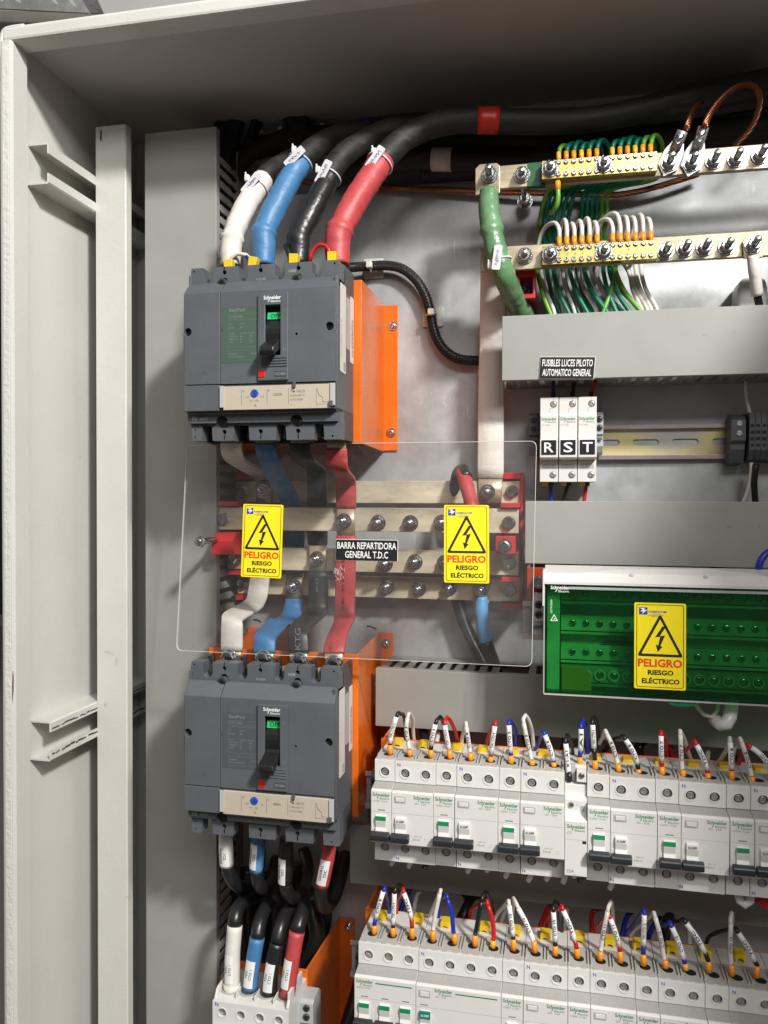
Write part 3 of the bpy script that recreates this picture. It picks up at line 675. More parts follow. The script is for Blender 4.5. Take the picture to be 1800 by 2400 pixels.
    mb = MB(); logo(mb, 75.9, 71.6, -2.66, 15.6); B(mb, "maker_lettering", ink_white, es)
    mb = MB()
    text(mb, "N", 4.2, 3.8, -30.9, 9.42, bold=0.02); text(mb, "4P4T", 2.7, 10.8, -30.6, 9.42, bold=0.01); B(mb, "pole_lettering", ink_lgrey)
    # setting label and clear cover
    lb = B(MB().box(37.8, 136.4, -0.6, 1.6, -22.6, -2.0), "setting_label", cream, bv=0.2)
    g = MB(); y = -0.68
    for x in (54.6, 78.2, 97.6): g.box(x, x+0.35, y, y+0.05, -18.6, -5.2)
    g.box(122.6, 122.9, y, y+0.05, -20, -6); g.box(122.6, 133.5, y, y+0.05, -19.4, -19.1)
    g.add([Vector((x_, y, z_)) for x_, z_ in ((123.3, -6), (123.8, -6), (125, -11), (128.6, -13.4), (128.6, -17.2), (133, -17.2), (133, -17.6), (128.2, -17.6), (128.2, -13.8), (124.6, -11.4))], [tuple(range(10))])
    text(g, "Ir", 2.2, 56, -7.6, y, bold=0.01); text(g, "Ii", 2.2, 79.4, -7.6, y, bold=0.01); text(g, "A", 2.4, 67.6, -20.2, y, al='c', bold=0.01)
    for i, s_ in enumerate(("160", "144", "128", "112") if upper else ("100", "90", "80", "70")):
        text(g, s_, 1.7, (60.2, 63.6, 68.8, 73.8)[i], (-12.6, -15.8, -15.8, -12.6)[i], y, al='c')
    text(g, "1250A" if upper else "800A", 2.3, 88, -11.2, y, al='c', bold=0.015)
    text(g, "TM 160 D" if upper else "TM 100 D", 2.2, 99.4, -8.8, y, bold=0.015); text(g, "160A/40°C" if upper else "100A/40°C", 2.1, 99.4, -12.3, y); text(g, "CVS160B" if upper else "CVS100B", 2.1, 99.4, -15.8, y)
    text(g, "~", 3, 99.6, -20.4, y)
    B(g, "label_print", ink_grey, lb)
    dl = MB(); dl.lathe([(3.5, 0), (3.5, 0.7), (3.1, 1.0), (0.01, 1.0)], (67, -0.6, -8.6), N, 20); B(dl, "setting_dial", mat("blue_dial", (0.02, 0.09, 0.50), 0.4), lb)
    B(MB().prism([(66.7, -10.8), (67.3, -10.8), (68.2, -6.6), (67.5, -6.8)], -1.72, -1.6, 'y'), "dial_arrow", ink, lb)
    clip = clear_clip
    for x0, x1 in ((34.9, 38.6), (135.2, 139.4)): B(MB().box(x0, x1, -2.0, 0.4, -20.6, -1.6), "clear_cover_end", clip, bv=0.3)
    B(MB().box(37.0, 137.6, -1.9, -1.4, -22.9, -1.2), "clear_cover", acrylic_c)
    B(MB().box(102.2, 104.6, -3.0, -1.2, -4.4, 0.2), "cover_latch", dgrey, bv=0.3)
    B(MB().box(134.2, 137.8, -2.8, -1.3, -21.2, -16.6), "seal_lug", dgrey, bv=0.3)
    # printed nameplate
    pm = mccb_plate_g if upper else mccb_plate
    np_ = B(MB().box(36.6, 69.8, -0.18, 0.2, 18.4, 67.6), "name_plate", pm)
    g = MB(); y = -0.26
    text(g, "EasyPact", 2.8, 43, 63, y, w=15, bold=0.015); text(g, "CVS160B" if upper else "CVS100B", 2.1, 43.6, 57.6, y, w=12)
    for a, b_, z in (("Ui", "690V", 51.4), ("Uimp", "8kV", 48.4), ("Ue(V)", "Icu(kA)  Ics(kA)", 43.2), ("220/240~", "40           40", 40.6), ("380/415~", "25           25", 38.2), ("440~", "20           20", 35.8), ("50/60Hz", "", 25.4), ("IEC/EN 60947-2", "", 22.8)):
        text(g, a, 1.55, 43.6, z, y)
        if b_: text(g, b_, 1.55, 53.2, z, y)
    text(g, "Cat.A", 1.6, 63.4, 25.4, y)
    for z0, z1 in ((56, 60.6), (32, 55), (20.8, 29)):
        for q in (z0, z1): g.box(42.6, 69, y, y+0.04, q, q+0.14)
        g.box(42.6, 42.74, y, y+0.04, z0, z1)
    B(g, "plate_print", ink_pale, np_)
    mb = MB(); text(mb, "N", 3.4, 18, 9.2, -0.05); B(mb, "embossed_letter", mccb_d)
    mb = MB(); text(mb, "K23148" if upper else "K23204", 2.0, 66.5, 91.2 if False else 93.6, 15.9, al='c'); text(mb, "160B" if upper else "100B", 2.5, 92.2, 99, 15.9, bold=0.01); B(mb, "moulded_lettering", ink_lgrey)
    # stickers on the right side
    for (y0, y1, z0, z1, bars) in ((15, 33.5, 10.8, 88, 0), (36, 47, 34, 80, 2), (49, 60.5, 24, 84, 1)):
        st = B(MB().prism(rrect(y0, y1, z0, z1, 1.5), 139.5, 139.75, 'x'), "side_sticker", white_p if bars != 2 else white_g)
        g = MB()
        if bars == 1:
            z = z0+6
            while z < z0+40: h = random.choice((0.4, 0.7, 1.1)); g.box(139.8, 139.84, y0+5, y1-1.5, z, z+h); z += h+random.choice((0.5, 0.9))
        if bars == 0:
            z = z0+2
            while z < z0+9: h = random.choice((0.4, 0.8)); g.box(139.8, 139.84, y1-8, y1-2, z, z+h); z += h+0.6
        text(g, "Schneider Electric  CVS  4P" if bars == 0 else "LV 516 332  made in", 2.0, 0, 0, 0, fn=lambda u, v, y0=y0, z0=z0: Vector((139.82, y0+4-v, z0+14+u)))
        B(g, "sticker_print", ink_grey, st)
    return t
acrylic_c = clear_sheet("clear_label_cover", (0.97, 0.96, 0.95), gloss=0.06)
clear_clip = mat("clear_plastic_end", (0.45, 0.46, 0.47), 0.12, coat=0.6)
mccb_plate = mat("nameplate_print_film", (0.082, 0.086, 0.092), 0.35)
mccb_plate_g = mat("nameplate_green_glint_film", (0.070, 0.115, 0.085), 0.12, coat=0.5)  # green reflection on the plate is painted into its base colour
up_b = make_mccb(True); up_b.location = Vector((-325.9, 665, 99.1))*S; ORG[up_b.name] = Vector((-325.9, 665, 99.1))
lo_b = make_mccb(False); lo_b.location = Vector((-326.0, 665, -257.1))*S; ORG[lo_b.name] = Vector((-326.0, 665, -257.1))

# ================================================================== modular breakers
def top_shelf(B, w, poles, holes=True):
    mb = MB()
    for i in range(poles):
        cx = 9+18*i
        mb.cyl((cx, 15.5, 0.05), (cx, 15.5, 0.35), 4.5, 4.5, 14)
    B(mb, "wire_entry", black_m)
    mb = MB()
    for i in range(poles):
        cx = 18*i; mb.box(cx+2, cx+6.5, 1.5, 5.5, 0, 0.5); mb.box(cx+11, cx+15.5, 1.5, 5.5, 0, 0.5); mb.box(cx+0.6, cx+2.0, 8, 28, 0, 2.2); mb.box(cx+16.0, cx+17.4, 8, 28, 0, 2.2)
    B(mb, "wire_entry_guide", white_g, bv=0.2)
def make_mcb(kind, poles, opts=()):
    w = 18*poles-0.35
    t = thing("modular_breaker", "white modular breaker", "circuit breaker")
    B = lambda mb, n, m, p=t, bv=0.0, **k: mb.build(n, m, p, bevel=bv, local=True, **k)
    mb = MB(); mb.prism([(3, 0), (3, -18.7), (-12.5, -21), (-15, -22), (-15, -66), (-13.5, -67), (3, -67), (3, -88), (60, -88), (60, 0)], 0, w, 'x')
    body = B(mb, "body", white_p, bv=0.45)
    B(MB().prism([(-12.2, -20.9), (-14.6, -21.9), (-14.8, -22.0), (-12.2, -21.2)], 0.3, w-0.3, 'x'), "brow", white_g)
    B(MB().prism([(2.9, -18.8), (-12.0, -20.95), (-12.0, -20.85), (2.9, -18.62)], 0.3, w-0.3, 'x'), "printed_step", mat("speckled_grey_print", (0.36, 0.35, 0.33), 0.5, var=0.15, vscale=900))
    B(MB().box(0.2, w-0.2, 2.9, 34, 0.0, 0.25), "top_shelf", white_g)
    hs = [circ(9+18*i, -10.2, 3.9, 18) for i in range(poles)]
    B(MB().prism(rect(0, w, -18.5, 0), 0, 3.1, 'y', hs), "upper_front", white_p, bv=0.25)
    hs = [circ(9+18*i, -76.5, 3.6, 18) for i in range(poles)]
    B(MB().prism(rect(0, w, -88, -67.2), 0, 3.1, 'y', hs), "lower_front", white_p, bv=0.25)
    for i in range(poles):
        for z, r in ((-10.2, 4.9), (-76.5, 4.6)):
            B(MB().lathe([(r, 0), (r, 0.5), (3.95, 0.5), (3.9, 0.0)], (9+18*i, 0, z), N, 20, cap=False), "screw_collar", white_p)
            B(MB().cyl((9+18*i, 2.6, z), (9+18*i, 2.95, z), 4.0, 4.0, 16), "screw_well", black_m)
            o = inst(term_me if z < -20 or kind != '3P' else slot_me, "terminal_screw", t, (0, 0, 0), rot=(0, R(random.uniform(0, 90)), 0)); o.location = Vector((9+18*i, 1.7, z))*S
    top_shelf(B, w, poles)
    y = -15.06
    pr = MB(); blk = MB(); blu = MB(); gr = MB(); lines = MB()
    lines.box(0.3, w-0.3, y, y+0.1, -39.9, -39.65)
    levers = []
    if kind in ('1P', '3P'):
        logo(pr, 1.4, -26.6, y, 15); text(gr, "iC60N  C16A", 1.7, 1.8, -31.4, y, w=12.6)
        for i in range(poles): blk.box(6+18*i, 12.2+18*i, y, y+0.1, -38.6, -37.7); levers.append((9+18*i, True))
        if kind == '3P': pr.box(18.5, w-3, y, y+0.1, -26.2, -25.2)
    if kind == '2P':
        logo(pr, 19.0, -26.4, y, 14.6); text(gr, "iID  25A", 1.7, 20, -31.0, y, w=10)
        B(MB().prism(rrect(2.6, 12.4, -30.4, -24.8, 0.8), y-0.4, y+0.3, 'y', [rrect(3.4, 11.6, -29.6, -25.6, 0.5)]), "test_button_frame", white_g, body)
        B(MB().box(3.6, 11.4, y-0.9, y+0.3, -29.4, -25.8), "test_button", white_p, body, 0.3)
        levers.append((8.2, False)); text(blu, "N", 2.7, 2.2, -4.4, -0.06, bold=0.015); text(blu, "N", 2.7, 1.2, -86.4, -0.06, bold=0.015)
        text(gr, "30mA", 1.9, 18.4, -61.6, y); text(gr, "400V~AC", 1.2, 19.6, -58.6, y); lines.box(28, 32, y, y+0.08, -61.8, -61.6); lines.box(28, 32, y, y+0.08, -60, -59.8)
    if kind == '4P':
        logo(pr, 16, -25.8, y, 15); pr.box(33.5, w-3, y, y+0.1, -26.0, -25.0); text(gr, "iID  25A", 1.7, 17, -30.4, y, w=9)
        B(MB().prism(rrect(2.6, 12.4, -31.4, -25.2, 0.8), y-0.4, y+0.3, 'y', [rrect(3.4, 11.6, -30.6, -26, 0.5)]), "test_button_frame", white_g, body)
        B(MB().box(3.6, 11.4, y-0.9, y+0.3, -30.4, -26.2), "test_button", white_p, body, 0.3)
        blk.box(4, 10.5, y, y+0.1, -38.4, -37.5); levers.append((8.2, 'flag')); text(blu, "N", 2.7, 2.0, -4.4, -0.06, bold=0.015)
        text(gr, "AC  30mA  230/400V", 1.5, 6, -17.5, -0.06) if False else None
    if 'big' in opts:
        text(blu, "N", 2.7, 2.0, -4.4, -0.06, bold=0.015)
    for i, (lx, gtop) in enumerate(levers):
        ring = MB().prism(circ(lx, -52.5, 9.0, 26), y-0.15, y+0.2, 'y', [circ(lx, -52.5, 8.4, 26)]); 
        B(MB().prism([p for p in circ(lx, -52, 8.6, 24) if 0.3 < p[0] < w-0.3], y-0.12, y+0.2, 'y'), "lever_dish", white_p, body)
        tg = B(MB().prism([(-14, -41.8), (-17.2, -43.2), (-17.8, -47), (-16.6, -52.5), (-19.0, -57.5), (-17, -60.5), (-14, -60.8)], lx-4.6, lx+4.6, 'x'), "lever_neck", white_p, bv=0.3)
        if gtop is True: B(MB().prism([(-17.0, -42.9), (-17.5, -43.2), (-18.05, -46.3), (-17.6, -46.4)], lx-4.55, lx+4.55, 'x'), "on_band", ink_green, tg)
        elif gtop == 'flag': B(MB().prism([(-16.0, -42.5), (-17.6, -43.0), (-18.15, -48.0), (-17.0, -48.4)], lx-4.6, lx+4.6, 'x'), "off_band", mat("teal_green_flag", (0.0, 0.19, 0.12), 0.4), tg)
        if gtop is not True:
            g2 = MB(); text(g2, "O.OFF", 1.9, lx, -46.2, -18.3, al='c', bold=0.02, w=6.8); B(g2, "lettering", ink if gtop is False else ink_white, tg)
        B(MB().prism([(-18.0, -55.0), (-22.6, -55.6), (-23.8, -57.0), (-23.8, -60.6), (-22.4, -62.2), (-17.6, -62.2)], lx-8.1, lx+8.1, 'x'), "lever_bar", mat("dark_lever", (0.018, 0.021, 0.026), 0.42), bv=0.7)
    B(pr, "maker_print", ink_green, body); B(lines, "moulded_line", ink_lgrey, body)
    if gr.v: B(gr, "type_print", ink_grey, body)
    if blk.v: B(blk, "contact_window", ink_grey, body)
    if blu.v: B(blu, "neutral_mark", ink_blue, body)
    return t
def place(pr, x, z, y, label, group, first):
    if first: o = pr; o.location = Vector((x, y, z))*S; o["label"] = label
    else: o = copy_tree(pr, (x, y, z), None, label)
    ORG[o.name] = Vector((x, y, z)); o["group"] = group; return o
ORD = ["first", "second", "third", "fourth", "fifth", "sixth", "seventh", "eighth", "ninth", "tenth", "eleventh", "twelfth"]
p1 = make_mcb('1P', 1); p2 = make_mcb('2P', 2); p3 = make_mcb('3P', 3); p4 = make_mcb('4P', 4)
used = set()
def row(x, z, y, seq, where):
    cnt = {}
    for k in seq:
        if k == 'C': x += 18; continue
        pr_, n_, nm = {'1': (p1, 1, "one-pole breaker, green-banded lever"), '2': (p2, 2, "two-pole O.OFF breaker"), '3': (p3, 3, "three-lever white breaker with long green stripe"), '4': (p4, 4, "wide four-pole white breaker with teal O.OFF flag")}[k]
        c = cnt.get(k, 0); cnt[k] = c+1
        many = seq.count(k) > 1
        lb = (nm+", "+ORD[c]+" such from the left in the "+where) if many else nm+" in the "+where
        place(pr_, x, z, y, lb, "white modular breakers in the "+where, k not in used); used.add(k)
        x += 18*n_
row(-155.5, -228.2, 685, "121212C1212122", "upper breaker row")
row(-169.8, -391.4, 685, "34121212122", "lower breaker row")

# contactor between the breakers of the upper row
ct = thing("contactor", "narrow white contactor marked iCT 25A between breakers of the upper row", "contactor", (0, 0, 0))
B = lambda mb, n, m, p=ct, bv=0.0: mb.build(n, m, p, bevel=bv, local=True)
bd = B(MB().prism([(10, 4), (10, -8), (3, -10), (3, -19), (-6, -19.5), (-6, -30), (-12.5, -33), (-15, -34), (-15, -78.5), (-12, -80), (60, -80), (60, 4)], 0, 17.6, 'x'), "body", white_p, bv=0.4)
B(MB().box(9.4, 17.2, 1.0, 10, -7, 2.5), "upper_clamp_block", white_p, bv=0.3); B(MB().box(1, 8.6, 6, 12, -8, 5), "upper_clamp_block", white_g, bv=0.3)
for (x, y, z) in ((13.3, 0.9, -1.5), (4.8, -6.1, -24)): inst(term_z_me, "terminal_screw", ct, (0, 0, 0)).location = Vector((x, y, z))*S
B(MB().box(12.4, 15.6, -6.15, -5.9, -28.5, -24), "indicator_window", ink_lgrey, bd); B(MB().box(14, 17, -15.2, -14.9, -51.6, -49.4), "black_window", ink, bd)
g = MB(); logo(g, 1.8, -39.5, -15.1, 14.5); B(g, "maker_print", ink_green, bd)
g = MB(); text(g, "iCT", 1.9, 1.6, -44.4, -15.1); text(g, "25A", 2.5, 1.6, -76, -15.1, bold=0.01); text(g, "A1", 1.6, 8.6, -24.6, -6.1); g.box(7, 9.4, -15.12, -15.02, -77.6, -77.3); B(g, "type_print", ink_grey, bd)
g = MB(); g.box(0.2, 17.4, -15.08, -14.98, -49, -48.8); B(g, "moulded_line", ink_lgrey, bd)
ct.location = Vector((6.6, 685, -228.2))*S; ORG[ct.name] = Vector((6.6, 685, -228.2))

# bottom-left four-pole switch with covered terminals
q = thing("modular_breaker", "white four-pole breaker at the bottom left fed by four thick sleeved cables", "circuit breaker", (0, 0, 0))
B = lambda mb, n, m, p=q, bv=0.0: mb.build(n, m, p, bevel=bv, local=True)
bd = B(MB().prism([(3, 0), (3, -26), (-12, -30), (-15, -31), (-15, -66), (3, -67), (3, -88), (60, -88), (60, 0)], 0, 74, 'x'), "body", white_p, bv=0.5)
B(MB().prism(rect(0, 74, -26, 0), 0, 3.1, 'y', [circ(9.6+18.3*i, -9.8, 3.9, 18) for i in range(4)]), "upper_front", white_p, bv=0.3)
for i in range(4):
    cx = 9.6+18.3*i
    B(MB().lathe([(5.0, 0), (5.0, 0.5), (3.95, 0.5), (3.9, 0.0)], (cx, 0, -9.8), N, 20, cap=False), "screw_collar", white_p)
    B(MB().cyl((cx, 2.6, -9.8), (cx, 2.95, -9.8), 4.0, 4.0, 16), "screw_well", black_m)
    inst(slot_me, "terminal_screw", q, (0, 0, 0), rot=(0, R((80, 25, 40, 20)[i]), 0)).location = Vector((cx, 2.6, -9.8))*S
    B(MB().box(cx-7.8, cx-6.6, 6, 34, 0, 5.0), "pole_fin", white_p, bv=0.3) if i else None
    B(MB().lathe([(8.3, 0), (8.3, 1.5), (7.2, 1.5), (7.1, 0.2), (0.01, 0.2)], (cx, 19, 0), (0, 0, 1), 20), "cable_entry", white_g)
B(MB().prism([(0.5, 0), (0.5, 3), (4, 8), (4, 14), (40, 14), (40, 0)], 71.5, 74, 'x'), "side_ear", white_p, bv=0.3)
B(MB().prism([(4, 0), (8, 6), (12, 7.5), (40, 7.5), (40, 0)], 0, 2.4, 'x'), "side_ear", white_p, bv=0.3)
g = MB(); text(g, "N", 3.4, 2.6, -4.4, -0.06, bold=0.02); B(g, "neutral_mark", ink_blue, bd)
q.location = Vector((-310, 690, -465.5))*S; ORG[q.name] = Vector((-310, 690, -465.5))

# end stops (rail clamps)
def end_stop(loc, label, two=True, mt=lgrey, w=8.5):
    t = thing("end_stop", label, "rail clamp", (0, 0, 0), "rail end clamps")
    B = lambda mb, n, m, p=t, bv=0.0: mb.build(n, m, p, bevel=bv, local=True)
    B(MB().prism([(0, 15), (0, -4), (3, -6), (3, -16), (8, -22), (24, -24), (26, -14), (26, 14), (20, 19), (3, 18)], 0, w, 'x'), "clamp_body", mt, bv=0.5)
    B(MB().box(1, w-1, -0.6, 1, -10, -7.4), "clamp_notch", dgrey, bv=0.2)
    for z in (10.5, 2.0):
        B(MB().lathe([(3.6, 0), (3.6, 0.4), (3.1, 0.4), (3.0, 0)], (w/2, 0, z), N, 18, cap=False), "screw_collar", dgrey)
        inst(term_b_me, "clamp_screw", t, (0, 0, 0), rot=(0, 0.6, 0)).location = Vector((w/2, -0.1, z))*S
    t.location = Vector(loc)*S; ORG[t.name] = Vector(loc); return t
end_stop((34.5, 829, 68), "light grey rail clamp on the right of the T fuse holder", w=8)
end_stop((-30, 829, 68), "dark grey rail clamp on the left of the R fuse holder", mt=dgrey, w=10)
end_stop((-21.5, 722, -104), "grey rail clamp on the left of the green covered box", w=9.5)
end_stop((-236, 722, -492), "light grey rail clamp beside the bottom-left four-pole breaker", w=13)
for (lb, x, z) in (("short end of rail sticking out left of the upper breaker row", -176, -274), ("short end of rail sticking out left of the lower breaker row", -190, -436)):
    d = din("mounting_rail", lb, x, x+28, z, 734, slots=False, steel=lgrey, edge=lgrey)
    end_stop((x+12, 706, z+8), "dark grey clamp against the first breaker of the "+("upper" if z > -300 else "lower")+" breaker row", mt=dgrey, w=7)
for (lb, x0) in (("short aluminium rail end left of the green box", -32),):
    din("mounting_rail", lb, x0, x0+25, -112, 752, slots=False, steel=lgrey, edge=mat("pale_rail_edge", (0.5, 0.45, 0.44), 0.4, metal=0.3))

# ================================================================== fuse holders R S T
fz = None
for i, L in enumerate("RST"):
    t = thing("fuse_holder", "white fuse holder carrying the black letter tile "+L, "fuse holder", (0, 0, 0), "fuse holders on the yellow rail")
    B = lambda mb, n, m, p=t, bv=0.0: mb.build(n, m, p, bevel=bv, local=True)
    w = 17.4
    bd = B(MB().prism([(0, 0), (0, -16.3), (-1, -16.5), (-1.4, -18), (-1.4, -40), (1, -40.5), (1, -61), (1, -61.3), (0.4, -62), (0.4, -82), (49, -82), (49, 0)], 0, w, 'x'), "body", white_p, bv=0.4)
    dw = B(MB().prism([(1, -41), (-11, -41), (-12, -42), (-12, -58.6), (-10, -60.4), (1, -60.6)], 0.2, w-0.2, 'x'), "fuse_drawer", white_p, bv=0.4)
    B(MB().box(0.3, w-0.3, -2.9, -1.2, -40.5, -17.5), "upper_cover", white_p, bv=0.4)
    tl = B(MB().box(1.8, w-1.8, -12.9, -11.8, -56, -42.2), "letter_tile", plastic_blk, bv=0.2)
    g = MB(); text(g, L, 9.4, w/2, -53.8, -12.98, al='c', bold=0.012, w=(8.8 if L != 'T' else 9.4)); B(g, "lettering", ink_white, tl)
    g = MB(); logo(g, 1.2, -22.4, -2.98, 14.6); B(g, "maker_print", ink_green, bd)
    g = MB(); text(g, "STI 10x38", 1.3, 1.6, -27.6, -2.98); g.box(9, 9.25, -0.08, 0, -15, -10.5); g.box(9, 12.6, -0.08, 0, -10.7, -10.5); g.box(12.4, 12.6, -0.08, 0, -10.6, -9); g.box(12.4, 12.6, -0.08, 0, -4, 0)
    B(g, "circuit_print", ink_grey, bd)
    B(MB().box(2, 15.4, 0.1, 1.4, -69, -65), "vent_grille", white_g, bv=0.2)
    for z in (-6.6, -75.2):
        B(MB().lathe([(3.3, 0), (3.3, 0.3), (2.8, 0.3), (2.8, 0)], (12.6, 0.3, z), N, 18, cap=False), "screw_collar", ink_grey)
        inst(term_me, "terminal_screw", t, (0, 0, 0), rot=(0, 0.5*i, 0)).location = Vector((12.6, 0.2, z))*S
    B(MB().box(2, 7.6, 14, 24, -85.6, -82), "yellow_foot", yellow, bv=0.3)
    t.location = Vector((-18.4+18*i, 806, 98.2))*S; ORG[t.name] = Vector((-18.4+18*i, 806, 98.2))

# dark terminals at the right end of the rail
tb = thing("terminal_block", "dark grey feed-through terminals cut by the right edge of the picture", "terminal block", (0, 0, 0))
B = lambda mb, n, m, p=tb, bv=0.0: mb.build(n, m, p, bevel=bv, local=True)
B(MB().prism([(0, 14), (0, -6), (4, -9), (4, -14), (10, -27), (30, -29), (34, -12), (34, 14), (20, 21), (4, 17)], 0, 13.5, 'x'), "end_clamp", dgrey, bv=0.5)
for z in (10.5, 1): inst(term_me, "clamp_screw", tb, (0, 0, 0), rot=(0, 0.4, 0)).location = Vector((7.5, -0.1, z))*S
for k in range(8):
    x = 16+5.3*k
    B(MB().prism([(1, 21), (-2, 15), (-2, -15), (4, -24), (34, -26), (34, 22)], x, x+5.1, 'x'), "terminal_slice", dgrey, bv=0.3)
    for z, r in ((8.2, 1.7), (-10.5, 1.7)): B(MB().cyl((x+2.6, -2.1, z), (x+2.6, -1.9, z), r, r, 12), "wire_hole", black_m)
    for z in (1.8, -4.4): B(MB().box(x+0.8, x+4.4, -2.1, -1.9, z-1.6, z+1.6), "bridge_slot", black_m)
tb.location = Vector((161.5, 832, 62))*S; ORG[tb.name] = Vector((161.5, 832, 62))

# ================================================================== yellow busbar clips behind the breaker rows
za = zf(820, 1650, 3.318); zb_ = zf(1300, 1650, 3.318); zc = zf(800, 2050, 3.318); zd = zf(1300, 2050, 3.318)
yp = None
def yclip(p, k, where):
    global yp
    lb = "yellow comb-bar clip, "+ORD[k]+" from the left behind the "+where
    if yp is None:
        mb = MB()
        mb.prism([(-4.2, -7), (-4.2, 5), (-3.6, 5.8), (3.6, 5.8), (4.2, 5), (4.2, -7), (2.6, -7), (2.6, 0.6), (1.3, 1.9), (-1.3, 1.9), (-2.6, 0.6), (-2.6, -7)], -3, 8, 'y')
        mb.box(-4.9, -3.2, -2, 5, 1.5, 4.0); mb.box(3.2, 4.9, -2, 5, 1.5, 4.0)
        yp = mb.build("busbar_clip", yellow, None, bevel=0.35, local=True)
    else: 
        yp_ = yp.copy(); col.objects.link(yp_); yp_.location = Vector(p)*S; tag(yp_, lb, "busbar clip", "yellow clips behind the "+where); return
    yp.location = Vector(p)*S; tag(yp, lb, "busbar clip", "yellow clips behind the "+where)
yc = [za(a, b+8, 727) for a, b in ((372, 318), (570, 335), (833, 358), (1030, 378), (1268, 393), (1500, 416))]+[zb_(a, b+8, 727) for a, b in ((322, 445), (568, 468), (818, 483), (1075, 500), (1318, 515), (1592, 540))]
for k, p in enumerate(yc): yclip(p, k, "upper breaker row")
yc = [zc(a, b+8, 727) for a, b in ((310, 345), (595, 368), (808, 398), (1112, 432), (1355, 460), (1585, 490))]+[zd(a, b+8, 727) for a, b in ((190, 510), (428, 540), (650, 565), (910, 595), (1175, 620), (1440, 650))]
for k, p in enumerate(yc): yclip(p, k, "lower breaker row")
# ================================================================== main busbars under the acrylic
z4 = zf(500, 1000, 4.0225); z5 = zf(900, 1050, 3.318)
def ptz(f, x, y, D): return f(x, y, D)
bars = {}
def busbar(n, label, x0, x1, zt, zb, D, bolts, long=False):
    t = thing("busbar", label, "busbar", (x0, D+6, zb), "four stacked distribution busbars")
    MB().box(x0, x1, D, D+5, zb, zt).build("bar", mat("brightened_tinned_bar", (0.70, 0.62, 0.46), 0.38, metal=0.3, bump=0.12, bscale=260, var=0.28, vscale=42, stretch=(0.35, 1, 1.2), rvar=0.13), t, bevel=0.6)  # copy of the tinned bar colour, brightened to offset dimming under the sheet
    for f, x, y, kind in bolts:
        p = f(x, y, D); inst({'b': bolt_me, 'h': hex_me, 'l': bolt_l_me}[kind], "bolt", t, (p.x, D, p.z), rot=(0, random.uniform(0, 1), 0))
    bars[n] = t; return t
busbar(1, "topmost of the four stacked busbars, set back, white riser bolted near its right end", -348.3, -38.6, 18, -5.6, 838, [(z4, 275, 615, 'h'), (z5, 995, 340, 'h')])
busbar(2, "second busbar down, closest to the viewer, red strap bolted at its middle", -348.8, -38, -10, -34, 793, [(z4, 105, 872, 'h'), (z4, 1555, 905, 'b'), (z5, 207, 583, 'b'), (z5, 448, 580, 'b'), (z5, 970, 583, 'h')])
busbar(3, "third busbar down, behind the black nameplate, grey strap bolted on it", -348.6, -38.4, -53.3, -77, 815, [(z4, 190, 1240, 'h'), (z5, 12, 900, 'b'), (z5, 242, 885, 'b'), (z5, 475, 890, 'b'), (z5, 980, 895, 'h')])
busbar(4, "lowest of the four stacked busbars, blue strap bolted at its left half", -347, -38.6, -83.6, -106.2, 838, [(z4, 275, 1480, 'h'), (z5, 22, 1078, 'b'), (z5, 268, 1095, 'b'), (z5, 507, 1090, 'b'), (z5, 983, 1105, 'h')])

# red stepped insulators
def insulator(label, x0, x1, side):
    t = thing("busbar_insulator", label, "insulator", (x0, 866, -115), "red stepped busbar insulators")
    B = lambda mb, n, bv=0.5: mb.build(n, red_ins, t, bevel=bv)
    prof = [(865, 25), (843, 25), (843, -12), (800, -9), (800, -36), (822, -51), (822, -79.5), (843, -81), (843, -113), (865, -113)]
    B(MB().prism(prof, x0, x1, 'x'), "stepped_body")
    w0, w1 = (x0, x1) if side < 0 else (x0+0.8, x1+2)
    for D, za_, zb_2 in ((834, 19.5, 26), (788, -9, -4.5), (811, -83, -78.5), (834, -113, -107.5)):
        B(MB().box(w0, w1, D, 866 if D > 800 else 845, za_, zb_2), "shelf")
    if side > 0:
        B(MB().box(x1, x1+3.2, 834, 866, -113, 26), "end_flange")
        B(MB().box(x0-3, x1-2, 778, 822, -53, -36.5), "stand_off_block")
    return t
i1 = insulator("left red stepped insulator with a long screw in front of the bars", -347.5, -325, -1)
MB().prism([(766, -44), (766, -58), (846, -62), (846, -36), (774, -36)], -345, -322, 'x').build("stand_off_block", red_ins, i1, bevel=0.5)
i2 = insulator("right red stepped insulator at the right ends of the four bars", -56, -38.6, 1)
# acrylic stand-off screws
s1 = thing("stand_off_screw", "long zinc screw with washers poking out left of the left red insulator", "screw", P(505, 1263, 766))
a = P(505, 1262, 766); b = P(463, 1270, 724)
a = Vector((b.x, 766, b.z))
MB().cyl(a, b+Vector((0, 4, 0)), 2.6, 2.6, 14).build("threaded_rod", zinc, s1)
th = MB(); th.lathe([(2.6, 0)]+[(2.6+0.4*(k % 2), 0.55*k) for k in range(1, 54)]+[(2.6, 30)], a, N, 14, smooth=True); th.build("thread", zinc, s1)
MB().lathe([(4.6, 8), (5.6, 9), (5.6, 12.5), (4.6, 13.5), (2.6, 13.5)], b+Vector((0, 16, 0)), N, 6).build("nut", zinc, s1)
inst(pan_me, "screw_head", s1, b+Vector((0, 4, 0)))
s2 = thing("stand_off_screw", "flat cross-head screw in the right red block between the second and third bars", "screw", P(1184, 1280, 766))
c = z5(940, 760, 770); MB().cyl((c.x, 780, c.z), (c.x, 765, c.z), 2.6).build("threaded_rod", zinc, s2)
inst(proto(f_pan(5.4, 7.0), zinc), "screw_head", s2, (c.x, 765, c.z))

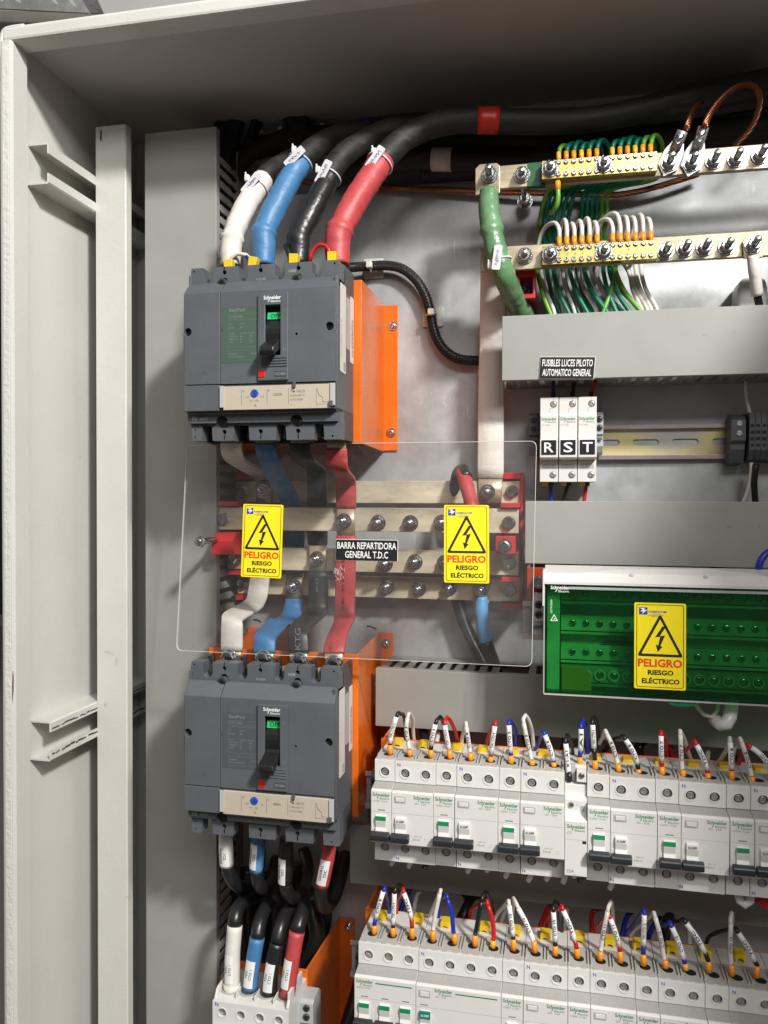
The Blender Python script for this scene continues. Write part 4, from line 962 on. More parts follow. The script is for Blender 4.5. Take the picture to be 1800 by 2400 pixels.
# ================================================================== sleeved flat straps
def strap(label, f, rows, m, thick=4.0, tins=(), bolts=(), prints=(), name="flat_strap", cat="busbar strap", step=7):
    """rows: (xL, yL, xR, yR, depth) edges of the strap; tins: rows of bare tinned ends"""
    root = thing(name, label, cat, f(rows[-1][0], rows[-1][1], rows[-1][4]), "sleeved flat straps of the big switches")
    def body(rws, mm, nm, th, par, extra=0.0, bv=0.0):
        L = [f(r[0], r[1], r[4]) for r in rws]; Rr = [f(r[2], r[3], r[4]) for r in rws]
        if len(rws) > 2:
            # resample both edges in step
            def rs(pts):
                q = [pts[0]*2-pts[1]]+pts+[pts[-1]*2-pts[-2]]; out = []
                for i in range(1, len(q)-2):
                    p0, p1, p2, p3 = q[i-1:i+3]; k = 5
                    for j in range(k):
                        t = j/k; t2 = t*t; t3 = t2*t; al = 0.36
                        m1 = (p2-p0)*al; m2 = (p3-p1)*al
                        out.append(p1*(2*t3-3*t2+1)+m1*(t3-2*t2+t)+p2*(-2*t3+3*t2)+m2*(t3-t2))
                out.append(pts[-1]); return out
            L, Rr = rs(L), rs(Rr)
        k = len(L); mb = MB(); vs = []; c_ = 0.16*min(10, th*2)
        for i in range(k):
            tl = (L[min(i+1, k-1)]-L[max(i-1, 0)]+Rr[min(i+1, k-1)]-Rr[max(i-1, 0)]).normalized()
            w_ = (Rr[i]-L[i]); wd = w_.normalized(); n = wd.cross(tl).normalized()
            if n.y < 0: n = -n
            a_, b_ = L[i]-wd*extra, Rr[i]+wd*extra; rr = th*0.28
            ring = [a_+wd*rr-n*extra, b_-wd*rr-n*extra, b_+n*rr-n*extra, b_+n*(th-rr), b_-wd*rr+n*(th), a_+wd*rr+n*(th), a_+n*(th-rr), a_+n*rr-n*extra]
            vs += ring
        fs = [(i*8+j, i*8+(j+1) % 8, (i+1)*8+(j+1) % 8, (i+1)*8+j) for i in range(k-1) for j in range(8)]
        mb.add(vs, fs, True); mb.add(vs[:8], [tuple(reversed(range(8)))]); mb.add(vs[-8:], [tuple(range(8))])
        return mb.build(nm, mm, par)
    sl = body(rows, m, "sleeve", thick, root, 0.4)
    for tr_ in tins: body(tr_, tin, "bare_end", thick-1.0, root)
    for x, y, D in bolts:
        p = f(x, y, D); inst(bolt_me, "bolt", root, p, rot=(0, 0.3, 0))
    for (s_, x, y, D, h, rot, mm, w) in prints:
        p = f(x, y, D); g_ = MB(); text(g_, s_, h, p.x, p.z, p.y, w=w, rot=rot, bold=0.0); g_.build("sleeve_print", mm, sl)
    return root
UP = R(90)
strap("white strap bending from the upper big switch to the topmost bar", z4, [(70, 150, 258, 150, 711), (71, 235, 262, 240, 714), (110, 322, 300, 338, 728), (250, 410, 420, 400, 775), (378, 478, 535, 448, 822), (392, 505, 545, 500, 831)], cap_white,
      tins=[[(394, 498, 543, 498, 831.6), (400, 718, 545, 718, 831.6)], [(75, 120, 255, 120, 712), (75, 160, 255, 160, 712)]], bolts=[(470, 608, 831)])
strap("blue strap slanting down from the upper big switch behind the second bar", z4, [(395, 160, 572, 160, 711), (402, 245, 585, 245, 714), (432, 335, 622, 325, 726), (545, 560, 720, 520, 768), (635, 720, 805, 690, 808), (664, 850, 848, 845, 824), (668, 1010, 850, 1010, 828), (676, 1380, 846, 1380, 830)], cap_blue,
      tins=[[(398, 120, 570, 120, 712), (398, 170, 570, 170, 712)]])
strap("grey-black strap from the upper big switch down to the third bar", z4, [(720, 160, 905, 160, 711), (722, 250, 910, 245, 714), (750, 325, 960, 330, 730), (870, 405, 1050, 402, 790), (884, 480, 1062, 480, 804), (890, 1112, 1068, 1112, 808)], cap_bars_blk,
      tins=[[(900, 1105, 1066, 1105, 809), (902, 1362, 1062, 1362, 809)], [(726, 120, 900, 120, 712), (726, 170, 900, 170, 712)]], bolts=[(980, 1245, 808.5)])
strap("red strap from the upper big switch to the second bar", z4, [(1063, 212, 1250, 212, 711), (1066, 300, 1254, 290, 713), (1070, 385, 1262, 425, 722), (1150, 480, 1325, 500, 772), (1157, 560, 1337, 560, 784), (1157, 772, 1338, 772, 787)], cap_red,
      tins=[[(1164, 768, 1330, 768, 787), (1160, 1026, 1332, 1026, 787)], [(1072, 120, 1246, 120, 712), (1072, 220, 1246, 220, 712)]], bolts=[(1232, 890, 786.5)],
      prints=[("(D.O.I.)", 1245, 765, 786.2, 2.0, UP, ink, 13), ("C6-", 1150, 405, 717, 2.6, UP, ink, 9)])
strap("white strap rising from the lower big switch under the left warning sign", z4, [(395, 740, 545, 740, 836), (375, 1250, 545, 1250, 833), (343, 1440, 522, 1430, 826), (312, 1610, 500, 1590, 812), (255, 1665, 455, 1690, 775), (105, 1745, 290, 1800, 725), (75, 1830, 268, 1860, 712), (70, 2112, 265, 2112, 710)], cap_white,
      tins=[[(80, 2105, 258, 2105, 711), (84, 2235, 258, 2235, 711)]])
strap("blue strap from the lower big switch to the lowest bar", z4, [(681, 1622, 838, 1622, 831), (664, 1700, 836, 1715, 828), (630, 1775, 808, 1800, 812), (450, 1880, 640, 1925, 740), (388, 1955, 585, 2000, 716), (378, 2130, 573, 2130, 710)], cap_blue,
      tins=[[(685, 1372, 845, 1372, 831), (683, 1626, 836, 1626, 831)], [(388, 2120, 565, 2120, 711), (390, 2250, 565, 2250, 711)]], bolts=[(757, 1500, 830.5)])
strap("grey-black strap from the third bar down to the lower big switch", z4, [(895, 1366, 1070, 1366, 810), (896, 1650, 1074, 1660, 810), (872, 1725, 1055, 1760, 800), (745, 1850, 915, 1880, 735), (712, 1925, 888, 1950, 716), (706, 2130, 894, 2130, 710)], cap_bars_blk,
      tins=[[(714, 2120, 886, 2120, 711), (716, 2260, 886, 2260, 711)]], prints=[("KTG", 820, 2105, 709, 5.2, UP, ink_grey, 20), ("(D.C)", 985, 1560, 808, 2.4, UP, ink_grey, 14)])
strap("long red strap passing behind the nameplate down to the lower big switch", z4, [(1157, 1028, 1336, 1028, 787), (1152, 1400, 1332, 1400, 787), (1145, 1700, 1328, 1700, 787), (1135, 1830, 1322, 1800, 778), (1068, 1980, 1255, 1925, 728), (1043, 2070, 1234, 2060, 714), (1038, 2130, 1228, 2130, 710)], cap_red,
      tins=[[(1046, 2120, 1220, 2120, 711), (1048, 2275, 1220, 2275, 711)]], prints=[("3FT TUBE A CINE CN G", 1120, 2120, 709.5, 2.4, UP, ink, 10), ("TUBE - 8.6 & CNS 8", 1232, 1740, 785.5, 2.3, UP, ink, 52)])
# terminal screws of the lower switch sitting on the four bare ends
z3 = zf(400, 1500, 3.318)
for k, (x, y) in enumerate(((455, 132), (722, 140), (1000, 158), (1268, 180))):
    p = z3(x, y, 708); o = bpy.data.objects.new("terminal_bolt", hex_me); col.objects.link(o); o.parent = lo_b; o.location = (p-ORG[lo_b.name])*S; o.scale = (1.15, 1.15, 1.15)
# white riser bar between the neutral bar and the topmost bar
zk = zf(780, 600, 3.95)
rz = strap("white sleeved riser bar running down right of the braided cable", zk, [(1370, -60, 1610, -60, 794), (1370, 130, 1612, 130, 796), (1366, 420, 1602, 420, 808), (1360, 820, 1590, 820, 826), (1352, 1120, 1584, 1120, 833), (1344, 1500, 1580, 1500, 834), (1338, 2058, 1577, 2058, 834)], cap_white, thick=5,
      tins=[[(1345, 2050, 1572, 2050, 834.5), (1346, 2285, 1560, 2285, 834.5)]], bolts=[(1432, 2185, 834.3)])

# ================================================================== earth bar and neutral bar at top right
zt = zf(1100, 150, 2.37); zn = zf(1100, 300, 2.37)
def brassblock(f, x0, x1, yt, D, label, loc, bigx, ys):
    t = thing("terminal_strip", label, "terminal strip", (loc[0], D+9, loc[2]-17.6), "brass screw terminal strips")
    x, _, z = loc
    MB().box(x, x+103, D, D+9, z-17.2, z).build("brass_body", brass, t, bevel=0.3)
    nums = MB(); cols = [15.4+6.9*i for i in range(6)]+[63.8+6.75*i for i in range(6)]
    for i, cx in enumerate(cols):
        for dz in (-2.6, -13.6): inst(term_z_me, "terminal_screw", t, (x+cx, D, z+dz), rot=(0, random.uniform(0, 1.5), 0)).scale = (1, 2.4, 1)
        text(nums, str(i+1), 2.2, x+cx+0.6, z-9.4, D-0.06, al='c')
    nums.build("numbers", mat("engraved_brass_shadow", (0.12, 0.08, 0.02), 0.5), t)
    for cx in (7.6, 56.0): inst(bolt_me, "bolt", t, (x+cx, D, z-8.2), rot=(0, 0.4, 0))
    return cols
eb = thing("earth_bar", "upper tinned earth bar with green tape at its left and green wires clamped above", "busbar", (-62, 791, 296))
MB().box(-62, 300, 785, 791, 296.4, 318.2).build("bar", tin, eb, bevel=0.7)
MB().box(-57.5+26, -57.5+43, 784.6, 791.4, 296.0, 318.6).build("tape_band", green_tape, eb, bevel=0.5)
for x, y in ((1358, 545), (1480, 535), (1615, 515)):
    p = zt(x, y, 785); inst(bolt_l_me, "bolt", eb, (p.x, 785, p.z+1))
p = zt(293, 618, 785); inst(bolt_me, "bolt", eb, (p.x, 785, p.z))
cols_e = brassblock(zt, 0, 0, 0, 776, "brass terminal strip on the upper earth bar, green wires in its top row", (-17.8, 776, 315.8), 0, 0)
nb = thing("neutral_bar", "lower tinned neutral bar with four free bolts right of its brass strip", "busbar", (-76, 792, 219))
MB().box(-76, 300, 786, 791, 218.6, 241.4).build("bar", tin, nb, bevel=0.7)
for x, y in ((1090, 685), (1198, 672), (1307, 665), (1430, 660)):
    p = zn(x, y, 786); inst(bolt_l_me, "bolt", nb, (p.x, 786, p.z))
p = zn(308, 712, 786); inst(bolt_me, "bolt", nb, (p.x, 786, p.z))
cols_n = brassblock(zn, 0, 0, 0, 777, "brass terminal strip on the lower neutral bar, white wires looping into it", (-16.8, 777, 236.3), 0, 0)
# stud below the earth bar
st = thing("stand_off_stud", "zinc stud with nut hanging below the left end of the earth bar", "bolt", P(1231, 487, 850))
a = P(1231, 478, 858); b = Vector((a.x, 789, a.z+1))
MB().cyl((a.x, 866, a.z), (a.x, 792, a.z), 2.6).build("stud", zinc, st)
MB().lathe([(5.0, 0), (6.2, 0.8), (6.2, 5), (5.2, 6), (0.1, 6)], (a.x, 846, a.z), N, 6).build("nut", zinc, st)
MB().lathe([(8, 0), (8, 1.4), (0.1, 1.4)], (a.x, 852, a.z), N, 20).build("washer", zinc, st)
# red insulator below the neutral bar
ri = thing("busbar_insulator", "small red insulator block with a dark screw under the neutral bar", "insulator", (-62, 866, 190))
p0 = zn(256, 808, 800); p1 = zn(366, 945, 800)
MB().prism(rect(p0.x, p1.x, p1.z, p0.z+6), 800, 862, 'y', [rect(p0.x+4.5, p1.x-2.5, p1.z+4.5, p0.z-3.5)]).build("block", red_ins, ri, bevel=0.6)
MB().box(p0.x+1, p1.x-1, 845, 850, p1.z+1, p0.z+5).build("block_floor", red_ins, ri)
c = zn(308, 898, 842); inst(pan_me, "screw", ri, (c.x, 845, c.z))

# ================================================================== clear acrylic cover and the signs
A = [P(441, 1044.5, 728), P(1258, 1041, 728), P(1247, 1562, 708), P(416, 1524, 708)]
o_ = A[3]; ux = (A[2]-A[3]).normalized(); un = ux.cross((A[0]-A[3]).normalized()).normalized()
if un.y > 0: un = -un
uz = un.cross(ux).normalized()
if uz.z < 0: uz = -uz
Wd = (A[2]-A[3]).length; Hd = (A[0]-A[3]).length
ac = thing("acrylic_cover", "clear acrylic protective sheet standing in front of the stacked busbars", "cover sheet", o_)
def on_sheet(mb, pts, t0, t1):
    k = len(pts); vs = [o_+ux*a+uz*b_+un*t for t in (t0, t1) for a, b_ in pts]
    mb.add(vs, [tuple(range(k)), tuple(reversed(range(k, 2*k)))]+[(i, (i+1) % k, (i+1) % k+k, i+k) for i in range(k)]); return mb
w1 = (A[1]-A[0]).length; dx = (A[0]-A[3]).dot(ux)
def corner(r):
    q = [(0, 0), (Wd, 0), (dx+w1, Hd), (dx, Hd)]; out = []
    for i in range(4):
        p, c, n_ = Vector(q[i-1]), Vector(q[i]), Vector(q[(i+1) % 4]); a1 = (p-c).normalized(); a2 = (n_-c).normalized()
        for j in range(6):
            t = j/5; out.append(tuple((c+a1*r*(1-t)**2+a2*r*t**2)))
    return out
oc = corner(6)
sheet = on_sheet(MB(), oc, 0, 3.0).build("sheet", acrylic, ac)
rimm = MB(); ic = corner(6); k = len(oc); cx_ = sum(p[0] for p in oc)/k; cz_ = sum(p[1] for p in oc)/k
inn = [(p[0]+(0.35 if p[0] < cx_ else -0.35), p[1]+(0.35 if p[1] < cz_ else -0.35)) for p in oc]
for t0, t1 in ((3.02, 3.22),):
    vs = [o_+ux*a+uz*b_+un*t0 for a, b_ in oc]+[o_+ux*a+uz*b_+un*t0 for a, b_ in inn]+[o_+ux*a+uz*b_-un*0.1 for a, b_ in oc]
    rimm.add(vs, [(i, (i+1) % k, (i+1) % k+k, i+k) for i in range(k)]+[(i, (i+1) % k, (i+1) % k+2*k, i+2*k) for i in range(k)])
rimm.build("cut_edge", acr_edge, ac)
scr_m = mat("white_scratch", (0.8, 0.8, 0.78), 0.5)
g = MB(); cc = z4(1180, 1370, 0.0+718) if False else P(500+1180/4.0225, 1000+1375/4.0225, 716)
base = Vector(((cc-o_).dot(ux), (cc-o_).dot(uz)))
for i in range(26):
    a0 = random.uniform(0, 6.28); L_ = random.uniform(1.5, 7); q = base+Vector((random.gauss(0, 2.6), random.gauss(0, 4.6)))
    d_ = Vector((math.cos(a0), math.sin(a0)*1.6)).normalized(); n_ = Vector((-d_.y, d_.x))*0.09
    pts = [q-n_, q+d_*L_*0.5+Vector((0.3, 0.2))-n_, q+d_*L_, q+d_*L_*0.5+Vector((0.3, 0.2))+n_, q+n_]
    vs = [o_+ux*a+uz*b_+un*3.05 for a, b_ in pts]; g.add(vs, [(0, 1, 2, 3, 4)])
so = g.build("scratch", scr_m, sheet); so["kind"] = "stuff"

def warn_sign(label, TL, TR, BL, gap=None, yel=sign_y, h_over=None):
    """yellow warning plate from three corners (mm), facing the viewer"""
    X = (TR-TL); wd = X.length; X.normalize(); Z = (TL-BL); hd = Z.length; Z.normalize(); Nn = X.cross(Z).normalized()
    if Nn.y > 0: Nn = -Nn
    t = thing("warning_sign", label, "warning sign", BL, "yellow PELIGRO warning signs")
    sx = wd/35.0; sz = hd/65.0
    def pt(a, b_, h): return BL+X*a*sx+Z*b_*sz+Nn*h
    def slab(pts, h0, h1, nm, m_, par, holes=()):
        loops = [list(pts)]+[list(h) for h in holes]; flat = [p for l in loops for p in l]; n = len(flat)
        tr_ = geometry.tessellate_polygon([[Vector((p[0], p[1], 0)) for p in l] for l in loops])
        mb = MB(); vs = [pt(a, b_, h0) for a, b_ in flat]+[pt(a, b_, h1) for a, b_ in flat]; fs = [tuple(q) for q in tr_]+[tuple(i+n for i in reversed(q)) for q in tr_]
        o2 = 0
        for l in loops:
            kk = len(l); fs += [(o2+i, o2+(i+1) % kk, o2+(i+1) % kk+n, o2+i+n) for i in range(kk)]; o2 += kk
        mb.add(vs, fs); return mb.build(nm, m_, par)
    pl_ = slab(rrect(0, 35, 0, 65, 1.2), 0, 0.6, "plate", yel, t)
    slab(rrect(1.5, 33.5, 1.3, 63.7, 1.6), 0.6, 0.66, "border", ink, pl_, [rrect(1.95, 33.05, 1.75, 63.25, 1.3)])
    def rtri(cx, cz, w, h, r, n=5):
        q = [(cx-w/2, cz), (cx+w/2, cz), (cx, cz+h)]; out = []
        for i in range(3):
            p, c, n_ = Vector(q[i-1]), Vector(q[i]), Vector(q[(i+1) % 3]); a1 = (p-c).normalized(); a2 = (n_-c).normalized()
            for j in range(n+1): tt = j/n; out.append(tuple(c+a1*r*(1-tt)**2+a2*r*tt**2))
        return out
    slab(rtri(17.6, 24.6, 31.5, 32.5, 2.6), 0.6, 0.67, "triangle", ink, pl_, [rtri(17.6, 26.6, 25.4, 26.2, 0.8)])
    slab([(19.2, 47.6), (14.2, 39.2), (17.6, 39.7), (16.4, 33.2), (14.7, 33.6), (16.0, 28.0), (19.2, 32.2), (17.8, 32.7), (20.9, 40.8), (17.4, 40.2), (21.4, 47.2)], 0.6, 0.67, "bolt_symbol", ink, pl_)
    def txt(s_, h, x, z, w, m_, nm, bold=0.03):
        vs, fs, L_ = glyphs(s_, bold); mb = MB(); mb.add([pt(x-w/2+a*w/L_, z+b_*h/0.70, 0.68) for a, b_ in vs], fs); mb.build(nm, m_, pl_)
    txt("PELIGRO", 5.6, 17.5, 17.0, 30.0, ink_red, "lettering", 0.035)
    txt("RIESGO", 3.5, 18, 10.9, 17.4, ink, "lettering", 0.04); txt("ELÉCTRICO", 3.5, 18, 4.4, 25.6, ink, "lettering", 0.04)
    slab(rect(3.2, 9.0, 56.0, 61.6), 0.6, 0.66, "emblem", ink_blue, pl_)
    slab([(3.4, 60.9), (7.2, 61.2), (6.4, 59.8), (8.8, 59.7), (5.2, 56.3), (6.2, 58.4), (4.0, 58.4), (5.8, 60.0)], 0.66, 0.7, "emblem_flash", ink_white, pl_)
    txt("HABINCOM", 1.5, 15.8, 57.6, 12.0, ink_blue, "maker_lettering", 0.03)
    mb = MB()
    for zz, a, b_ in ((56.4, 12, 18.5), (55.4, 9.5, 20), (54.5, 11.5, 16.5)): mb.add([pt(a, zz, 0.67), pt(b_, zz, 0.67), pt(b_, zz+0.4, 0.67), pt(a, zz+0.4, 0.67)], [(0, 1, 2, 3)])
    mb.build("fine_print", ink_grey, pl_)
    return t
def sheet_pt(px, py):          # point of the sheet's front face behind a pixel
    d = P(px, py, 1.0); n = un; q = o_+un*3.3; return d*(q.dot(n)/d.dot(n))
warn_sign("yellow PELIGRO sign on the left part of the clear acrylic sheet", sheet_pt(571, 1181), sheet_pt(664.5, 1183.5), sheet_pt(565, 1351.5))
warn_sign("yellow PELIGRO sign on the right part of the clear acrylic sheet", sheet_pt(1041, 1183.5), sheet_pt(1146, 1184), sheet_pt(1041, 1365))
def nameplate(label, TL, TR, BL, lines, dots=False):
    X = TR-TL; wd = X.length; X.normalize(); Z = TL-BL; hd = Z.length; Z.normalize(); Nn = X.cross(Z).normalized()
    if Nn.y > 0: Nn = -Nn
    t = thing("nameplate", label, "nameplate", BL)
    pt = lambda a, b_, h: BL+X*a+Z*b_+Nn*h
    def sl(a0, a1, b0, b1, h0, h1, nm, m_):
        vs = [pt(a, b_, h) for a in (a0, a1) for b_ in (b0, b1) for h in (h0, h1)]
        MB().add(vs, [(0, 1, 3, 2), (4, 6, 7, 5), (0, 4, 5, 1), (2, 3, 7, 6), (0, 2, 6, 4), (1, 5, 7, 3)]).build(nm, m_, t)
    sl(-0.4, wd+0.4, -0.4, hd+0.4, 0, 0.8, "white_base", ink_white); sl(0, wd, 0, hd, 0.8, 1.3, "black_face", plastic_blk)
    for s_, z, w in lines:
        vs, fs, L_ = glyphs(s_, 0.012); mb = MB(); mb.add([pt(wd/2-w*wd/2+a*w*wd/L_, z*hd+b_*hd*0.34/0.70*0.95, 1.34) for a, b_ in vs], fs); mb.build("lettering", ink_white, t)
nameplate("black nameplate reading BARRA REPARTIDORA GENERAL T.D.C", sheet_pt(789, 1264.5), sheet_pt(932.5, 1267), sheet_pt(788, 1312), [("BARRA REPARTIDORA", 0.56, 0.96), ("GENERAL T.D.C", 0.12, 0.70)])
nameplate("black nameplate reading FUSIBLES LUCES PILOTO AUTOMATICO GENERAL on the duct", P(1268, 837.5, 787.6), P(1395, 837.5, 787.6), P(1264, 887, 787.6), [("FUSIBLES LUCES PILOTO", 0.57, 0.93), ("AUTOMATICO GENERAL", 0.12, 0.90)])

# ================================================================== green covered distribution box
gx0, gx1 = -11.5, 210.0
gb = thing("distribution_box", "white terminal box under a transparent green cover with a PELIGRO sign", "distribution box", (gx0, 760, -168))
wb = mat("box_interior_grey", (0.62, 0.63, 0.61), 0.5, var=0.15, vscale=40)
MB().box(gx0+2, gx1, 746, 758, -164, -72).build("base", wb, gb, bevel=0.6)
MB().prism([(705, -72.6), (712, -66), (745, -62), (745, -60), (711, -64), (703, -70.8), (703, -73)], gx0, gx1, 'x').build("hinge_bar", white_p, gb)
MB().prism([(-10, -64.5), (20, -63.5), (48, -60), (120, -58), (150, -60.5), (190, -67), (190, -69), (-10, -67.5)], 712, 714, 'y').build("hinge_lip", white_p, gb)
MB().box(gx0-1.6, gx0, 703, 730, -92, -62).build("hinge_ear", white_p, gb, bevel=0.3)
MB().box(175, 177, 703, 730, -92, -62).build("hinge_ear", white_p, gb, bevel=0.3)
for x in (63, 134): MB().lathe([(3, 0), (3, 2), (1.5, 3.2), (0.1, 3.2)], (x*0.83+8, 712, -66.4), N, 12).build("hinge_pin", lgrey, gb)
cv = MB(); cv.box(gx0, gx1, 705, 707, -167, -72.8); cv.box(gx0, gx0+2, 707, 748, -167, -72.8); cv.box(gx0, gx1, 707, 748, -167, -165.4)
cvo = cv.build("green_cover", green_clear, gb)
fr_ = MB(); fr_.box(gx0-0.5, gx0+0.35, 704.6, 748, -167.4, -75); fr_.build("cover_edge", white_g, gb)
MB().box(gx0, gx1, 704.4, 706, -168.3, -167).build("cover_edge", white_g, gb)
MB().prism([(88, -168), (92, -171.5), (98, -172.5), (104, -172.5), (110, -171.5), (114, -168)], 706, 712, 'y').build("pull_tab", mat("green_tab", (0.0, 0.16, 0.06), 0.35), gb)
MB().box(gx0+20, gx1, 704.6, 704.95, -77.2, -75.0).build("label_bar", mat("frosted_strip", (0.36, 0.42, 0.40), 0.4), gb)
g = MB(); logo(g, gx0+5.2, -77.4, 704.8, 15.6); text(g, "LGY412560", 1.7, gx0+6.6, -98, 704.8, rot=UP); g.build("maker_print", ink_white, gb)
g = MB(); g.prism([(gx0+5, -104.6), (gx0+11.4, -104.6), (gx0+8.2, -98.8)], 704.7, 704.8, 'y', [[(gx0+6, -104), (gx0+10.4, -104), (gx0+8.2, -100)]]); text(g, "4", 2.2, gx0+8.2, -103.6, 704.7, al='c', skew=0.5); g.build("warning_mark", ink_white, gb)
# inside: stepped terminal tiers with screws
for k, (zt_, yy) in enumerate(((-79, 724), (-107, 733), (-132, 730), (-150, 722))):
    MB().box(gx0+14, gx1, yy, 746, zt_-13, zt_+3.5).build("terminal_tier", wb if k != 3 else mat("tier_green_grey", (0.28, 0.30, 0.28), 0.5), gb, bevel=0.5)
    for i in range(15):
        x = gx0+24+11.6*i
        if x > 182: break
        o = inst(f_ring if False else term_z_me, "terminal_screw", gb, (x, yy-0.2, zt_-3)); o.scale = (1.25, 1.2, 1.25)
        if k in (0, 3): MB().lathe([(4.8, 0), (4.8, 1.8), (3.7, 1.8), (3.7, 0)], (x, yy, zt_-3), N, 18, cap=False).build("screw_collar", white_p, gb)
    mb = MB(); mb.box(gx0+14, gx1, yy-0.3, yy+0.2, zt_-10.4, zt_-9.6); mb.build("moulded_line", black_m, gb)
MB().box(gx0+2, gx0+13, 715, 746, -166, -76).build("end_cheek", wb, gb, bevel=0.8)
MB().prism([(gx0+15, -166), (gx0+40, -166), (gx0+40, -152), (gx0+34, -146), (gx0+15, -146)], 716, 721, 'y').build("amber_cap", mat("amber_cap", (0.75, 0.30, 0.05), 0.4), gb)
MB().box(gx0+50, gx0+75, 728, 733, -126, -124.6).build("red_lead", w_red, gb)
gs = warn_sign("yellow PELIGRO sign on the green transparent cover", P(1486.5, 1411.5, 704.4), P(1608, 1415, 704.4), P(1486, 1612.5, 704.4))
# orange bracket with a bolt at the green box's left; its shade painted dark red
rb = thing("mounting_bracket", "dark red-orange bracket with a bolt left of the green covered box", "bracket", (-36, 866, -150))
MB().box(-28.5, 0, 760, 762.5, -104, -64).build("front_plate", mat("shaded_orange_paint", (0.30, 0.035, 0.008), 0.4), rb, bevel=0.5)
MB().box(-28.5, -26.3, 762, 865, -104, -64).build("side_plate", MATS["shaded_orange_paint"], rb)
c = P(1263, 1364, 760); MB().lathe([(6.3, 0), (6.3, 1.2), (5.2, 1.2), (5.0, 4.2), (3.6, 4.2), (3.4, 1.6), (0.1, 1.6)], (c.x, 760, c.z), N, 20).build("bolt", zinc, rb)

wbq = MB(); q = [zn(x, y, 838) for x, y in ((1478, 1050), (1484, 900), (1500, 850), (1530, 832), (1600, 832), (1640, 845), (1650, 900), (1650, 1050))]
wbq.prism([(p.x, p.z) for p in q], 832, 862, 'y'); tag(wbq.build("plastic_cover", mat("bright_white_plastic", (0.74, 0.74, 0.73), 0.35), None, bevel=3), "rounded white plastic piece on the plate behind the short lug cable", "cover")
# ================================================================== cables and wires
def pth(f, pts): return [f(*p) for p in pts]
def label_on(par, pts, r, s_, h, m_, along=0.5, nm="sleeve_print", lines=None, plate=None, w=None, off=0.0, turn=0.0):
    """print (and its paper label) wrapped on a tube, reading along it; pts run upwards"""
    L = [0.0]
    for a, b in zip(pts[:-1], pts[1:]): L.append(L[-1]+(b-a).length)
    def frame(s):
        s = max(0, min(L[-1]-1e-4, s)); i = max(j for j in range(len(L)-1) if L[j] <= s); T = (pts[i+1]-pts[i]).normalized(); c = pts[i]+T*(s-L[i])
        C = Vector((0.12, -1, 0.0)); C = (C-T*C.dot(T)).normalized(); W = T.cross(C).normalized(); return c, C, W
    def pt(s, th, rr): c, C, W = frame(s); return c+(C*math.cos(th)-W*math.sin(th))*rr
    mid = L[-1]*along
    if plate:
        pw, ph = plate; mb = MB(); n = 8; a = ph/2/r; k = 6; vs = []
        for i in range(k+1):
            for j in range(n+1): vs.append(pt(mid-pw/2+pw*i/k, turn-a+2*a*j/n, r+0.35))
        o = len(vs)
        for i in range(k+1):
            for j in range(n+1): vs.append(pt(mid-pw/2+pw*i/k, turn-a+2*a*j/n, r+0.05))
        q = n+1; fs = [(i*q+j, i*q+j+1, (i+1)*q+j+1, (i+1)*q+j) for i in range(k) for j in range(n)]
        fs += [(i*q, (i+1)*q, (i+1)*q+o, i*q+o) for i in range(k)]+[(i*q+n, (i+1)*q+n, (i+1)*q+n+o, i*q+n+o) for i in range(k)]
        fs += [(j, j+1, j+1+o, j+o) for j in range(n)]+[(k*q+j, k*q+j+1, k*q+j+1+o, k*q+j+o) for j in range(n)]
        par = MB().add(vs, fs).build("paper_label", marker, par)
    mb = MB()
    for t_, z_ in (lines or [(s_, -h/2)]):
        vs, fs, L_ = glyphs(t_, 0.015); sc = h/0.70; sx = sc if w is None else w/L_
        mb.add([pt(mid+off-L_*sx/2+a*sx, turn+(z_+b_*sc)/r, r+0.45) for a, b_ in vs], fs)
    mb.build(nm, m_, par)
def cable(label, segs, cat="cable", group=None, name="cable", n=14, base=None):
    """segs: list of (part name, points, radius, material, wobble); returns root, parts"""
    allp = [p for sg in segs for p in sg[1]]; b = min(allp, key=lambda v: v.z)
    t = thing(name, label, cat, base or b, group); out = []
    for nm, pts, r, m_, wob in segs:
        ps = smooth(pts, 2.5 if wob >= 0.029 else 4.0); rs = r
        if wob and wob >= 0.029 and r > 10:
            k = len(ps); rs = []
            for i in range(k):
                s_ = i/(k-1); q = 0.86+0.12*min(1, s_/0.2)
                q += 0.13*math.exp(-((s_-0.27)/0.018)**2)-0.05*math.exp(-((s_-0.32)/0.03)**2)+0.035*math.exp(-((s_-0.5)/0.015)**2)+0.012*math.sin(s_*40+len(label))+0.028*((s_*k*2.5/10.5) % 1.0)-0.014
                rs.append(r*q)
        elif wob: rs = [r*(1+wob*math.sin(i*0.9+len(label))*0.6+wob*0.6*math.sin(i*0.37)) for i in range(len(ps))]
        out.append((MB().tube(ps, rs, n, wob=wob*0.6).build(nm, m_, t), ps))
    return t, out
